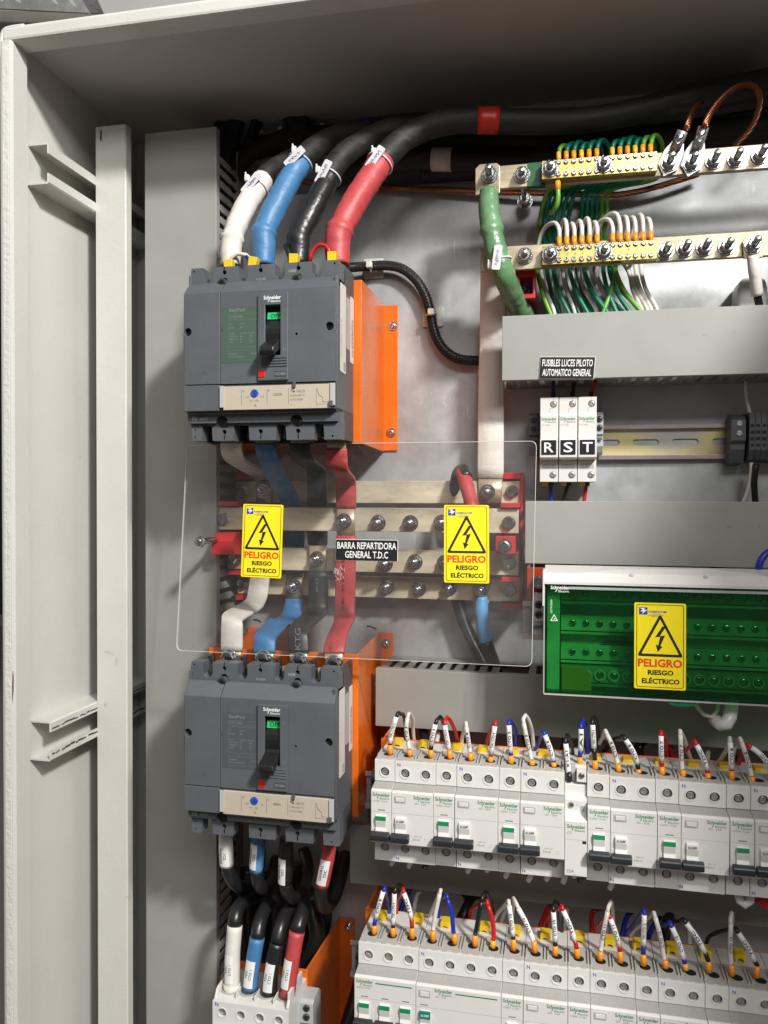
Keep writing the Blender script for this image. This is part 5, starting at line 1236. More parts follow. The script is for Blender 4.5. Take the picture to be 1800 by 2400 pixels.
def tie(par, c, knob, dr, r, T):
    """nylon tie: band, head and write-on flag"""
    ch = [q for q in par.children if "sleeve" in q.name][0]; o0 = ORG[ch.name]
    pv = [v.co/S+o0 for v in ch.data.vertices]; nr = sorted(pv, key=lambda v: (v-c).length)[:1][0]
    ring = [v for v in pv if abs((v-nr).dot(T.normalized())) < 1.3]
    if len(ring) > 5: c = sum(ring, Vector((0, 0, 0)))/len(ring)
    Tn = T.normalized(); mb = MB(); u = Tn.orthogonal().normalized(); w_ = Tn.cross(u); n = 24
    mb.tube([c+(u*math.cos(2*math.pi*i/n)+w_*math.sin(2*math.pi*i/n))*(r+0.4) for i in range(n+1)], 1.0, 6, caps=False)
    bo = mb.build("cable_tie", tag_m, par)
    MB().box(knob.x-2.4, knob.x+2.4, knob.y-2.5, knob.y+2.5, knob.z-3.2, knob.z+3.2).build("tie_head", nylon, bo, bevel=1.2)
    MB().tube([knob+Vector((-0.5, 0, 1)), knob+Vector((-1.6, -1, 5.4))], [1.4, 0.8], 6).build("tie_tail", nylon, bo)
    d = Vector((dr[0], 0, dr[1])).normalized(); e = Vector((-d.z, 0, d.x)); f0 = c+Vector((-1.0, -r-3.0, 0)); mb = MB()
    vs = [f0+d*a+e*b_+Vector((0, h+0.03*a, 0)) for h in (0, 0.8) for a, b_ in ((-10.5, -3.9), (10.5, -3.9), (11.4, -2.9), (11.4, 2.9), (10.5, 3.9), (-10.5, 3.9), (-11.4, 2.9), (-11.4, -2.9))]
    mb.add(vs, [tuple(range(8)), tuple(range(15, 7, -1))]+[(i, (i+1) % 8, (i+1) % 8+8, i+8) for i in range(8)])
    fl = mb.build("write_on_flag", tag_m, bo)
    mb = MB()
    for k in range(9):
        a = -7+1.6*k; q = [f0+d*(a+random.uniform(-.4, .4))+e*random.uniform(-2, 1)+Vector((0, -0.35, 0)), f0+d*(a+0.7)+e*random.uniform(-0.5, 2)+Vector((0, -0.35, 0)), f0+d*(a+1.2)+e*random.uniform(-2, 0)+Vector((0, -0.35, 0))]
        mb.tube(q, 0.16, 4)
    h = mb.build("handwriting", mat("pen_violet", (0.12, 0.09, 0.22), 0.6), fl); h["kind"] = "stuff"
zu = zf(500, 220, 2.552)
def off(ps, D0, D1): return ps
# four thick feeders into the upper switch
g4 = "thick feeder cables into the upper big switch"
W_ = pth(zu, [(104, 1030, 708), (106, 930, 710), (118, 850, 712), (150, 760, 716), (205, 650, 722), (262, 565, 730), (298, 512, 738)])
t, o = cable("thick feeder with cream sleeve entering the upper big switch at far left", [("sleeve", W_, 10.4, cap_white, 0.03), ("jacket", pth(zu, [(285, 530, 737), (330, 470, 746), (440, 400, 775), (560, 345, 800), (700, 300, 818), (1000, 250, 835), (1500, 230, 850)]), 9.0, rubber, 0.03)], group=g4)
label_on(o[0][0], o[0][1], 10.4, "4220 0.0/10 (D)", 3.0, ink_grey, 0.33, off=0, w=34, turn=0.75)
c = zu(262, 560, 730); tie(t, c, zu(203, 505, 722), (0.66, 0.72), 10.4, W_[-1]-W_[-3])
W_ = pth(zu, [(302, 1030, 708), (302, 900, 710), (303, 830, 712), (345, 730, 718), (400, 620, 724), (462, 505, 734), (520, 412, 742)])
t, o = cable("thick feeder with blue sleeve entering the upper big switch", [("sleeve", W_, 11.4, cap_blue, 0.03), ("jacket", pth(zu, [(505, 435, 741), (560, 365, 750), (640, 300, 765), (760, 245, 785), (900, 215, 800), (1100, 190, 812), (1300, 175, 820), (1600, 180, 830), (2000, 210, 840), (2600, 170, 850), (3400, 60, 850)]), 10.6, rubber, 0.02), ("tape_band", pth(zu, [(885, 214, 799.6), (940, 203, 803)]), 10.9, mat("dim_blue_tape", (0.004, 0.012, 0.16), 0.5), 0)], group=g4)
tie(t, zu(540, 418, 742), zu(484, 335, 735), (0.75, 0.66), 11.4, W_[-1]-W_[-3])
W_ = pth(zu, [(512, 1030, 708), (512, 915, 710), (520, 840, 712), (570, 740, 718), (622, 640, 724), (668, 545, 732), (690, 500, 736)])
t, o = cable("thick feeder with black sleeve entering the upper big switch between blue and red", [("sleeve", W_, 11.2, cap_black, 0.045), ("jacket", pth(zu, [(680, 520, 735), (725, 430, 742), (800, 350, 752), (900, 285, 766), (1030, 225, 780), (1180, 190, 795), (1400, 170, 805), (1700, 160, 812), (2200, 150, 820), (2700, 100, 820), (3400, -10, 820)]), 10.8, rubber, 0.02)], group=g4)
tie(t, zu(690, 500, 736), zu(627, 456, 728), (0.48, 0.87), 11.2, W_[-1]-W_[-3])
W_ = pth(zu, [(748, 1030, 708), (742, 920, 710), (752, 830, 712), (800, 730, 718), (862, 620, 724), (935, 510, 734), (1010, 395, 744)])
t, o = cable("thick feeder with red sleeve entering the upper big switch at right", [("sleeve", W_, 12.2, cap_red, 0.04), ("jacket", pth(zu, [(995, 420, 743), (1060, 345, 750), (1150, 265, 760), (1270, 205, 770), (1420, 168, 778), (1620, 158, 784), (1900, 168, 790), (2200, 160, 795), (2500, 110, 798), (2900, 10, 800), (3400, -90, 800)]), 11.6, rubber, 0.02), ("tape_band", pth(zu, [(1580, 159, 783), (1640, 158.5, 784.4), (1708, 160, 786)]), 12.4, red_tape, 0.01)], group=g4)
tie(t, zu(1030, 425, 744), zu(960, 346, 737), (0.6, 0.8), 12.2, W_[-1]-W_[-3])
# creases in the sleeves just above the lugs
for (x, y, D, r, m_) in ((106, 900, 709, 9.6, cap_white), (302, 852, 711, 11.0, cap_blue), (515, 862, 711, 11.0, cap_black), (744, 870, 711, 11.8, cap_red)): pass
# black cables crowding the top of the cabinet
bk = "black cables bundled under the cabinet roof"
bl = [("black cable with a pale pink tape band running behind the earth bar", [(700, 520, 852), (820, 470, 850), (1000, 420, 842), (1180, 388, 836), (1380, 392, 834), (1650, 398, 836), (1900, 392, 838), (2250, 340, 840), (2700, 250, 845), (3400, 150, 850)], 11.0),
      ("black cable directly under the feeder with red tape", [(900, 300, 858), (1200, 300, 856), (1500, 280, 850), (1900, 290, 848), (2300, 270, 848), (2800, 190, 850), (3400, 100, 850)], 12.5),
      ("black cable rising to the right above the lugs", [(1500, 235, 865), (1900, 240, 860), (2250, 215, 850), (2600, 120, 840), (3000, 20, 830), (3400, -60, 830)], 12.0),
      ("black cable low behind the green wires", [(1250, 470, 856), (1700, 445, 856), (2100, 410, 856), (2500, 340, 856), (3000, 260, 856), (3400, 240, 856)], 10.5),
      ("black cable hugging the back wall at the roof", [(250, 330, 880), (600, 260, 880), (1100, 240, 880), (1700, 220, 880), (2400, 140, 880), (3400, 20, 880)], 12.0),
      ("black cable dropping behind the left duct", [(560, 150, 876), (480, 230, 874), (330, 300, 868), (200, 380, 860), (110, 520, 856), (60, 700, 852), (40, 900, 850)], 9.0),
      ("black cable dropping steeply beside the left duct", [(300, 90, 878), (230, 250, 872), (160, 400, 866), (100, 560, 860), (50, 640, 858)], 6.5),
      ("thin black cable crossing the dark gap left of the feeders", [(250, 150, 868), (215, 300, 862), (150, 460, 858), (100, 600, 856)], 4.0),
      ("black cable bunched at the far left top", [(150, 120, 870), (110, 260, 868), (80, 420, 862), (40, 560, 858)], 10.0),
      ("black cable bunched behind the duct top", [(60, 100, 870), (50, 260, 868), (40, 420, 862), (10, 560, 858)], 10.0),
      ("black cable curving over the white-sleeved feeder", [(430, 120, 876), (520, 200, 872), (640, 290, 862), (760, 360, 856), (900, 400, 852)], 8.0)]
for lb, pts, r in bl:
    t, o = cable(lb, [("jacket", pth(zu, pts), r, rubber, 0.02)], group=bk)
    if "pale pink" in lb:
        ps = pth(zu, [(1312, 391, 834.5), (1370, 392, 834), (1428, 393, 834)]); MB().tube(ps, 11.8, 16).build("tape_band", white_tape, t)
# pale brackets glimpsed in the dark gap
gbk = MB(); a = zu(100, 330, 888); b = zu(700, 385, 888); gbk.box(a.x, b.x, 884, 888, b.z, a.z-6); tag(gbk.build("cross_rail", paint_d), "pale horizontal rail glimpsed behind the black cables at the top left", "rail")
for k, (x, y) in enumerate(((283, 228), (405, 215), (655, 198))):
    a = zu(x, y, 880); o = MB().lathe([(3.2, 0), (3.2, 3), (2.6, 4.4), (0.1, 4.6)], a, N, 14).build("bolt_cap", nylon); tag(o, "white plastic bolt cap high on the back wall, "+ORD[k]+" from the left", "bolt cap", "white bolt caps on the back wall")

# bare copper earth conductor: six strands twisted round a core
def stranded(par, pts, r, turns=0.10, n=6, m_=copper, core=True, nm="strand", k=6):
    ps = smooth(pts, 2.5); T = [(ps[min(i+1, len(ps)-1)]-ps[max(i-1, 0)]).normalized() for i in range(len(ps))]
    u = T[0].orthogonal().normalized(); fr = []
    for i in range(len(ps)): u = (u-T[i]*u.dot(T[i])).normalized(); fr.append((u.copy(), T[i].cross(u)))
    L = 0; ang = [0]
    for i in range(1, len(ps)): L += (ps[i]-ps[i-1]).length; ang.append(L*turns*2*math.pi/(r*2))
    for q in range(n):
        line = [ps[i]+(fr[i][0]*math.cos(ang[i]+2*math.pi*q/n)+fr[i][1]*math.sin(ang[i]+2*math.pi*q/n))*r*0.62 for i in range(len(ps))]
        MB().tube(line, r*0.42, k).build(nm, m_, par)
zt2 = zt
cw = thing("copper_conductor", "bare stranded copper conductor running behind the bars across the plate top", "copper wire", P(1110, 446, 858), "bare copper conductors")
stranded(cw, pth(zu, [(500, 520, 862), (640, 535, 861), (830, 548, 860), (1100, 565, 858), (1400, 575, 856), (1700, 588, 854), (1900, 592, 852), (2150, 598, 850), (2360, 605, 848), (2500, 592, 848), (2680, 548, 848), (2900, 480, 850)]), 3.0, 0.16)
cw2 = thing("copper_conductor", "bare copper loop arching from its lug over and down behind the earth bar", "copper wire", P(1640, 300, 765), "bare copper conductors")
stranded(cw2, pth(zt, [(1306, 350, 765), (1330, 290, 768), (1385, 215, 772), (1450, 152, 778), (1520, 118, 784), (1585, 125, 790), (1615, 190, 796), (1600, 280, 800), (1555, 370, 804), (1470, 460, 808)]), 3.0, 0.16)
cw3 = thing("copper_conductor", "bare copper conductor leading from the first lug up into the dark", "copper wire", P(1610, 300, 765), "bare copper conductors")
stranded(cw3, pth(zt, [(1205, 360, 768), (1225, 300, 772), (1262, 235, 785), (1330, 200, 810), (1450, 190, 830), (1750, 180, 835)]), 2.8, 0.16)
for k, (bx, by, tx, ty) in enumerate(((1110, 552, 1185, 372), (1236, 552, 1302, 350))):
    t = thing("cable_lug", ("first" if k == 0 else "second")+" crimped lug from the left on the earth bar, holding bare copper", "cable lug", zt(bx, by, 784), "crimped copper lugs on the earth bar")
    a = zt(bx, by, 783); b = zt(tx, ty, 770); m1 = a+(b-a)*0.42
    d = Vector((b.x-a.x, 0, b.z-a.z)).normalized(); e = Vector((-d.z, 0, d.x))
    mb = MB(); pts = [a-d*13, a-d*4-e*9, a+d*10-e*9, a+d*20-e*5.2, a+d*20+e*5.2, a+d*10+e*9, a-d*4+e*9]
    mb.add([p+Vector((0, h, 0)) for h in (-1.2, 1.2) for p in pts], [tuple(range(7)), tuple(range(13, 6, -1))]+[(i, (i+1) % 7, (i+1) % 7+7, i+7) for i in range(7)]); mb.build("palm", steel_d, t, bevel=0.4)
    MB().tube([a+d*18+Vector((0, -1, 0)), m1+Vector((0, -2, 0)), b], [4.2, 4.8, 4.8], 14).build("barrel", steel_d, t)
    for q in (0.62, 0.80): c = a+(b-a)*q; MB().tube([c-e*3+Vector((0, -5.2, 0)), c+d*3+Vector((0, -5.8, 0)), c+e*3+Vector((0, -5.2, 0)), c-d*3+Vector((0, -5.8, 0)), c-e*3+Vector((0, -5.2, 0))], 0.6, 6).build("crimp_mark", zinc, t)
    inst(bolt_l_me, "bolt", t, a+Vector((0, -1.2, 0)))

# green sleeved earth cable
G_ = pth(zn, [(108, 352, 778), (108, 430, 774), (118, 520, 770), (135, 620, 768), (160, 720, 768), (190, 810, 771), (222, 890, 786), (262, 970, 808), (310, 1055, 828)])
t, o = cable("thick green sleeved earth cable dropping from the earth bar into the duct", [("sleeve", G_, 10.6, cap_green, 0.05), ("jacket", [G_[-1], G_[-1]+Vector((8, 4, -20))], 9.6, rubber_s, 0)], group=None)
mb = MB(); a = zt(35, 600, 783); b = zt(171, 560, 783); c = zt(168, 700, 783)
mb.prism([(a.x, c.z-4), (b.x, c.z-4), (b.x, b.z-2), (b.x-3, b.z+1), (a.x+4, b.z+1), (a.x, b.z-3)], 780, 784, 'y'); mb.build("lug_palm", tin, t, bevel=0.6)
p = zt(113, 618, 780); inst(bolt_l_me, "bolt", t, (p.x, 780, p.z))
tie(t, zn(165, 745, 768), zn(115, 765, 762), (0.12, 1), 10.6, G_[4]-G_[3])

# braided sleeve with adhesive mounts
br = thing("braided_cable", "black braided sleeve snaking from the upper switch to the white riser bar", "cable", P(1110, 840, 850))
bp = pth(zk, [(60, 118, 838), (200, 104, 848), (350, 93, 851), (500, 88, 853), (640, 118, 853), (765, 215, 853), (855, 360, 853), (905, 520, 853), (928, 650, 853), (970, 775, 853), (1050, 885, 853), (1180, 955, 853), (1380, 972, 853)])
MB().tube(smooth(bp, 4), 4.3, 14).build("core", black, br)
ps = smooth(bp, 2.2); Tt = [(ps[min(i+1, len(ps)-1)]-ps[max(i-1, 0)]).normalized() for i in range(len(ps))]; u = Tt[0].orthogonal().normalized(); fr = []
for i in range(len(ps)): u = (u-Tt[i]*u.dot(Tt[i])).normalized(); fr.append((u.copy(), Tt[i].cross(u)))
mb = MB()
for sg in (1, -1):
    for q in range(10):
        line = [ps[i]+(fr[i][0]*math.cos(sg*i*0.42+q*0.628)+fr[i][1]*math.sin(sg*i*0.42+q*0.628))*(4.75+0.15*sg) for i in range(len(ps))]
        mb.tube(line, 0.42, 4, caps=False)
mb.f = mb.f; bo = mb.build("braid_weave", mat("braid_sheen", (0.034, 0.032, 0.033), 0.3), br); bo["kind"] = "stuff"
for k, (x0, y0, x1, y1, kx, ky) in enumerate(((290, 22, 470, 212, 347, 92), (832, 466, 1026, 660, 916, 526))):
    t = thing("tie_mount", ("upper" if k == 0 else "middle")+" white adhesive tie base holding the braided sleeve", "cable tie mount", zk(x0, y1, 865), "adhesive tie bases on the plate")
    a = zk(x0, y1, 864); b = zk(x1, y0, 864)
    MB().prism(rrect(a.x, b.x, a.z, b.z, 1.5), 862.5, 865.6, 'y').build("base", nylon, t, bevel=0.4)
    MB().box(a.x+6, b.x-6, 858, 863, a.z+6, b.z-6).build("saddle", nylon, t, bevel=1)
    c = zk(kx, ky, 849); d = fr[min(range(len(ps)), key=lambda i: (ps[i]-c).length)]; i = min(range(len(ps)), key=lambda i: (ps[i]-c).length)
    MB().tube([ps[i]+(d[0]*math.cos(2*math.pi*j/20)+d[1]*math.sin(2*math.pi*j/20))*5.6 for j in range(21)], 1.1, 6, caps=False).build("cable_tie", nylon, t)
    MB().box(c.x-3.6, c.x+3.0, 842, 849, c.z-3.4, c.z+3.4).build("tie_head", nylon, t, bevel=1.2)

# ------------------------------------------------------------------ green and white wires at the strips
gg = "green wires on the earth strip"; gw = "white wires on the neutral strip"
ex = [(385, 380, 455), (412, 432, 510), (444, 470, 560), (476, 520, 615), (508, 560, 665), (542, 600, 700), (612, 640, 780), (640, 700, 872), (668, 745, 825), (696, 780, 905), (724, 805, 740), (752, 815, 972)]
nG = 0
for i, cx in enumerate(cols_e):
    X = -17.8+cx; Zt = 315.8; m_ = w_yg if i in (0, 10, 11) else w_green
    mid, low, end = ex[i]
    lift = 1.0*(i % 3); dd = 14 if i % 2 == 0 or i > 8 else 2
    pts = [Vector((X, 780.5, Zt+6)), Vector((X+1, 781, Zt+12)), Vector((X+3, 785, Zt+16+lift)), Vector((X+9, 796, Zt+19+lift)), Vector((X+14, 812, Zt+15)), Vector((X+12, 834, Zt-2)),
           zn(mid+(60 if i < 6 else 40), 345, 846), zn(mid+12, 480, 850), zn(mid, 600, 848), zn(low-4, 700, 840), zn(low, 800, 834-dd), zn(low+(end-low)*0.36, 920, 826-dd), zn(end, 1045, 822-dd), zn(end+20, 1120, 824-dd)]
    t, o = cable(("yellow-green" if m_ is w_yg else "green")+" wire on the brass earth strip, "+ORD[i]+" from the left", [("insulation", pts, 2.2, m_, 0)], "wire", gg, "earth_wire", 8)
    MB().tube([Vector((X, 780.5, Zt-1)), Vector((X, 780.5, Zt+8.5))], 2.3, 10).build("ferrule", ferr if i % 3 else ferr_y, t)
# the short one hanging under the strip
X = -17.8+15.2; t, o = cable("short yellow-green wire hanging below the brass earth strip with orange ferrule", [("insulation", [Vector((X-0.6, 780, 292)), Vector((X, 779.5, 284)), Vector((X-1, 781, 276)), Vector((X-4, 786, 272.5)), Vector((X-7, 795, 273))], 2.3, w_yg, 0)], "wire", None, "earth_wire", 10)
MB().tube([Vector((X-0.4, 780.5, 299)), Vector((X-0.6, 780, 289))], 2.8, 10).build("ferrule", ferr, t)
wx = [(408, 400, 470), (500, 470, 530), (545, 520, 585), (585, 570, 645), (612, 610, 705), (650, 655, 755), (735, 705, 812), (760, 790, 950), (810, 885, 960), (875, 900, 990), (915, 925, 1012), (950, 955, 1045)]
for i, cx in enumerate(cols_n):
    X = -16.8+cx; Zt = 236.3; mid, low, end = wx[i]
    top = 17+2.2*math.sin(i*2.1)+(3 if i in (7, 8) else 0)
    lean = (-9 if i in (0, 6, 7) else -3.5)
    pts = [Vector((X, 782, Zt+7)), Vector((X, 782, Zt+15)), Vector((X+lean*0.3, 785, Zt+top+6)), Vector((X+lean, 793, Zt+top+9)), Vector((X+lean*1.9, 803, Zt+top+3)), Vector((X+lean*2.4, 812, Zt-2)),
           zn(mid, 690, 832), zn(low, 800, 826), zn(low+(end-low)*0.3, 900, 820), zn(end-6, 1000, 816), zn(end+12, 1075, 816), zn(end+30, 1130, 818)]
    t, o = cable("white wire looping into the brass neutral strip, "+ORD[i]+" from the left", [("insulation", pts, 2.05, w_white, 0)], "wire", gw, "neutral_wire", 8)
    MB().tube([Vector((X, 782, Zt-1)), Vector((X, 782, Zt+9))], 2.4, 10).build("ferrule", ferr, t)
    if i in (1, 4): label_on(o[0][0], list(reversed(pts[7:11])), 2.4, "LINEMAT 5/2220", 1.6, ink_grey, 0.5, w=24)
# grey-sleeved lug cable on the right of the neutral bar
t, o = cable("short lug cable with white sleeve and black tail right of the neutral bar", [("sleeve", pth(zn, [(1575, 712, 783), (1582, 780, 784), (1592, 860, 788), (1600, 930, 792)]), 5.2, cap_white, 0.03), ("jacket", pth(zn, [(1598, 915, 791), (1610, 980, 798), (1640, 1060, 808)]), 3.4, w_blk, 0)])
a = zn(1575, 655, 784); MB().prism([(a.x-8, a.z-11), (a.x+8, a.z-11), (a.x+9, a.z+4), (a.x+5, a.z+10), (a.x-5, a.z+10), (a.x-9, a.z+4)], 782, 785, 'y').build("lug_palm", tin, t, bevel=0.4); inst(bolt_l_me, "bolt", t, (a.x, 782, a.z))

# ------------------------------------------------------------------ cables around the busbars
t, o = cable("black cable loop with red sleeve rising above the right warning sign", [("jacket", pth(z5, [(545, 640, 850), (548, 430, 846), (552, 320, 842), (575, 205, 832), (605, 172, 822), (628, 190, 812), (640, 240, 806)]), 6.6, rubber_s, 0.0), ("sleeve", pth(z5, [(610, 185, 818), (632, 250, 806), (655, 340, 797), (682, 440, 790), (700, 560, 786)]), 7.2, cap_red, 0.035)])
t, o = cable("black cable slanting down behind the sheet into the slotted duct", [("jacket", pth(z5, [(560, 1100, 852), (578, 1200, 850), (610, 1320, 848), (660, 1440, 846), (720, 1560, 842), (775, 1660, 838), (810, 1760, 836)]), 6.8, rubber_s, 0.0)])
t, o = cable("cable with light blue sleeve hanging from the lowest busbar into the duct", [("sleeve", pth(z5, [(757, 1160, 834), (758, 1250, 832), (765, 1350, 832), (778, 1440, 834), (795, 1525, 836)]), 6.8, mat("light_blue_heat_shrink", (0.10, 0.30, 0.55), 0.36, bump=0.3, bscale=70, var=0.12, vscale=60), 0.04), ("jacket", pth(z5, [(790, 1500, 836), (815, 1590, 837), (850, 1680, 838), (875, 1770, 838)]), 7.6, rubber_s, 0)])
a = z5(758, 1100, 837); MB().box(a.x-8, a.x+8, 834.5, 837.5, a.z-14, a.z+9).build("lug_palm", tin, t, bevel=0.5); inst(bolt_me, "bolt", t, (a.x, 834.5, a.z))

# ------------------------------------------------------------------ cables under the lower switch
zq = zf(480, 1900, 4.1475)
gd = "short cables marked GENERAL TDC under the lower big switch"; ge = "cables marked TDC CTO 1 into the bottom-left breaker"
LT = [("GENERAL", 0.6), ("TDC", -3.2)]
def gen(label, sl, jk, m_, r=6.2, turn=0.0, pl=(22, 9.0), al=0.5, ms=None):
    t, o = cable(label, [("sleeve", pth(zq, sl), r, m_, 0.015), ("jacket", pth(zq, jk), r-0.45, rubber_s, 0)], group=gd)
    label_on(o[0][0], list(reversed(o[0][1])), r, "", 2.4, ink, al, lines=LT, plate=pl, turn=turn)
gen("white sleeved cable marked GENERAL TDC at the left under the lower switch", [(200, 180, 716), (205, 300, 716), (210, 420, 716), (216, 530, 717)], [(215, 515, 717), (235, 610, 719), (290, 700, 728), (360, 745, 745), (450, 700, 775), (520, 560, 810), (540, 380, 830)], cap_white, 6.6, 0.28, (20, 12.5), 0.34)
gen("blue sleeved cable marked GENERAL TDC under the lower switch", [(524, 200, 716), (518, 330, 716), (508, 460, 716), (500, 585, 717)], [(502, 570, 717), (515, 680, 720), (555, 750, 730), (610, 740, 752), (660, 640, 785), (690, 480, 815)], cap_blue, 6.6, 0.55, (24, 9.0), 0.42)
gen("black sleeved cable marked GENERAL TDC under the lower switch", [(795, 260, 716), (790, 400, 716), (785, 560, 716), (782, 700, 717)], [(782, 690, 717), (800, 790, 722), (860, 850, 738), (930, 810, 758), (985, 680, 775), (1000, 520, 790), (960, 380, 800)], cap_black, 6.6, 0.5, (24, 9.0), 0.30)
gen("red sleeved cable marked GENERAL TDC at the right under the lower switch", [(1215, 280, 716), (1198, 420, 716), (1170, 560, 716), (1136, 730, 718)], [(1138, 715, 718), (1120, 830, 722), (1140, 920, 738), (1200, 930, 762), (1270, 820, 780), (1330, 620, 800), (1370, 420, 820)], cap_red, 6.8, 0.1, (24, 9.4), 0.36)
LT2 = [("TDC", 1.0), ("CTO 1", -2.8)]
def cto(label, sl, jk, m_, r=6.9, turn=0.2, pl=(22, 9.4), al=0.3):
    t, o = cable(label, [("sleeve", pth(zq, sl), r, m_, 0.01), ("jacket", pth(zq, jk), r-0.5, rubber_s, 0)], group=ge)
    label_on(o[0][0], o[0][1], r, "", 2.4, ink, al, lines=LT2, plate=pl, turn=turn)
    return t, o
t, o = cto("white sleeved cable marked TDC CTO 1, left of four into the bottom-left breaker", [(267, 1745, 708), (266, 1600, 709), (270, 1400, 711), (282, 1240, 713), (292, 1115, 715)], [(290, 1130, 715), (305, 1000, 720), (350, 910, 735), (430, 860, 758), (540, 790, 790), (640, 700, 820)], cap_white, 7.2, 0.3, (24, 9.0), 0.36)
c = zq(266, 1630, 709); MB().tube([c+Vector((0, 0, -4)), c+Vector((0, 0.1, -12))], 8.2, 18).build("collar", cap_white, t)
cto("blue sleeved cable marked TDC CTO 1 into the bottom-left breaker", [(442, 1730, 708), (452, 1600, 709), (478, 1420, 711), (510, 1230, 713)], [(508, 1245, 713), (530, 1100, 720), (575, 970, 735), (650, 880, 760), (740, 840, 790), (830, 760, 820)], cap_blue, 7.1, 0.2, (24, 9.4), 0.33)
cto("black sleeved cable marked TDC CTO 1 into the bottom-left breaker", [(628, 1770, 708), (640, 1620, 709), (668, 1450, 711), (706, 1280, 713)], [(704, 1290, 713), (735, 1130, 720), (785, 1000, 735), (850, 910, 758), (930, 850, 790), (1000, 760, 820)], cap_black, 7.1, 0.2, (25, 9.6), 0.35)
cto("red sleeved cable marked TDC CTO 1, right of four into the bottom-left breaker", [(805, 1790, 708), (822, 1620, 709), (860, 1380, 712), (898, 1170, 715)], [(896, 1185, 715), (925, 1060, 722), (955, 960, 735), (960, 870, 760), (1000, 780, 800)], cap_red, 7.3, 0.45, (25, 8.8), 0.36)
for k, (pts, r) in enumerate(sorted([([(560, 620, 840), (600, 900, 838), (560, 1250, 836), (540, 1600, 836)], 9), ([(700, 560, 846), (720, 900, 842), (700, 1300, 840), (690, 1700, 840)], 10), ([(860, 520, 840), (900, 860, 836), (980, 1150, 830), (1020, 1500, 830)], 10), ([(1010, 900, 822), (1060, 1050, 815), (1080, 1250, 812), (950, 1600, 820)], 9), ([(330, 700, 842), (360, 1000, 838), (380, 1300, 836), (390, 1650, 836)], 10), ([(500, 700, 850), (480, 1000, 846), (470, 1350, 842), (450, 1750, 840)], 10), ([(420, 560, 846), (430, 900, 842), (430, 1300, 838), (430, 1700, 836)], 9), ([(1230, 400, 850), (1180, 800, 848), (1150, 1100, 846), (1080, 1350, 846)], 9), ([(1560, 1500, 800), (1480, 1800, 790), (1400, 2050, 780), (1330, 2300, 780)], 8)], key=lambda q: q[0][1][0])):
    cable("black cable in the shade behind the marked cables, "+ORD[k]+" from the left", [("jacket", pth(zq, pts), r, rubber_s, 0)], group="shaded black cables at bottom left")

# ------------------------------------------------------------------ control wires of the fuse holders and terminals
zr = zf(1200, 820, 2.765)
for lb, top, bot, m_ in (("blue", [(270, 190), (266, 250), (266, 310)], [(254, 850), (252, 910), (256, 1000)], w_blue), ("black", [(404, 190), (398, 250), (392, 308)], [(372, 850), (352, 910), (332, 1000)], w_blk), ("red", [(545, 190), (524, 250), (512, 305)], [(488, 850), (476, 910), (466, 1000)], w_red)):
    for nm, q, wh in (("above", top, "entering from above"), ("below", bot, "leaving below")):
        ps = [zr(x, y, 826) for x, y in q]; hol = {"blue": "R", "black": "S", "red": "T"}[lb]
        t, o = cable("thin "+lb+" wire "+wh+" the "+hol+" fuse holder", [("insulation", ps, 1.9, m_, 0)], "wire", "thin wires of the fuse holders", "control_wire", 8)
        e = ps[-1] if nm == "above" else ps[0]; d = Vector((0, 0, 5 if nm == "above" else -5)); MB().tube([e, e+d], 2.4, 8).build("boot", w_blk, t)
cable("white twisted wire above the dark terminals", [("insulation", pth(zr, [(1516, 200, 835), (1518, 290, 836), (1532, 370, 838), (1548, 440, 840)]), 1.7, w_white, 0)], "wire", None, "control_wire", 8)
cable("white twisted wire below the dark terminals", [("insulation", pth(zr, [(1552, 730, 836), (1545, 820, 838), (1525, 920, 840), (1490, 1000, 842)]), 1.7, w_white, 0)], "wire", None, "control_wire", 8)
cable("black wire below the dark terminals", [("insulation", pth(zr, [(1582, 740, 834), (1570, 850, 836), (1572, 920, 838), (1580, 1010, 840)]), 3.0, w_blk, 0)], "wire", None, "control_wire", 8)
cable("blue cable curling at the right above the green box", [("insulation", [P(1772, 1395, 745), P(1775, 1350, 745), P(1784, 1312, 745), P(1803, 1293, 748), P(1830, 1290, 752)], 3.0, w_blue, 0)], "wire", None, "control_wire", 10)
for k, (a, b, m_) in enumerate((((1345, 1300), (1300, 1380), w_blk), ((1440, 1300), (1400, 1380), w_red), ((1480, 1300), (1450, 1380), w_blk), ((1560, 1300), (1500, 1390), w_blk), ((1700, 1290), (1660, 1390), w_blk))):
    cable(("red" if m_ is w_red else "black")+" cable passing behind the top of the green covered box, "+ORD[k]+" from the left", [("insulation", [P(a[0], a[1]-20, 840), P((a[0]+b[0])/2, (a[1]+b[1])/2, 830), P(b[0], b[1]+20, 820)], 6.5, m_, 0)], "cable", "cables behind the green box", "cable", 10)
cable("white corrugated hose end curling under the green covered box", [("insulation", pth(zb_, [(1385, -60, 735), (1372, 30, 730), (1362, 100, 725), (1335, 155, 722), (1290, 160, 724), (1240, 110, 735)]), 5.6, tubex, 0)], "hose", None, "hose", 12)
cable("thin white wire loop under the green covered box", [("insulation", pth(zb_, [(1070, -60, 740), (1110, 20, 735), (1165, 85, 730), (1225, 98, 728), (1262, 55, 730), (1272, -40, 738)]), 1.9, w_white, 0)], "wire", None, "control_wire", 8)
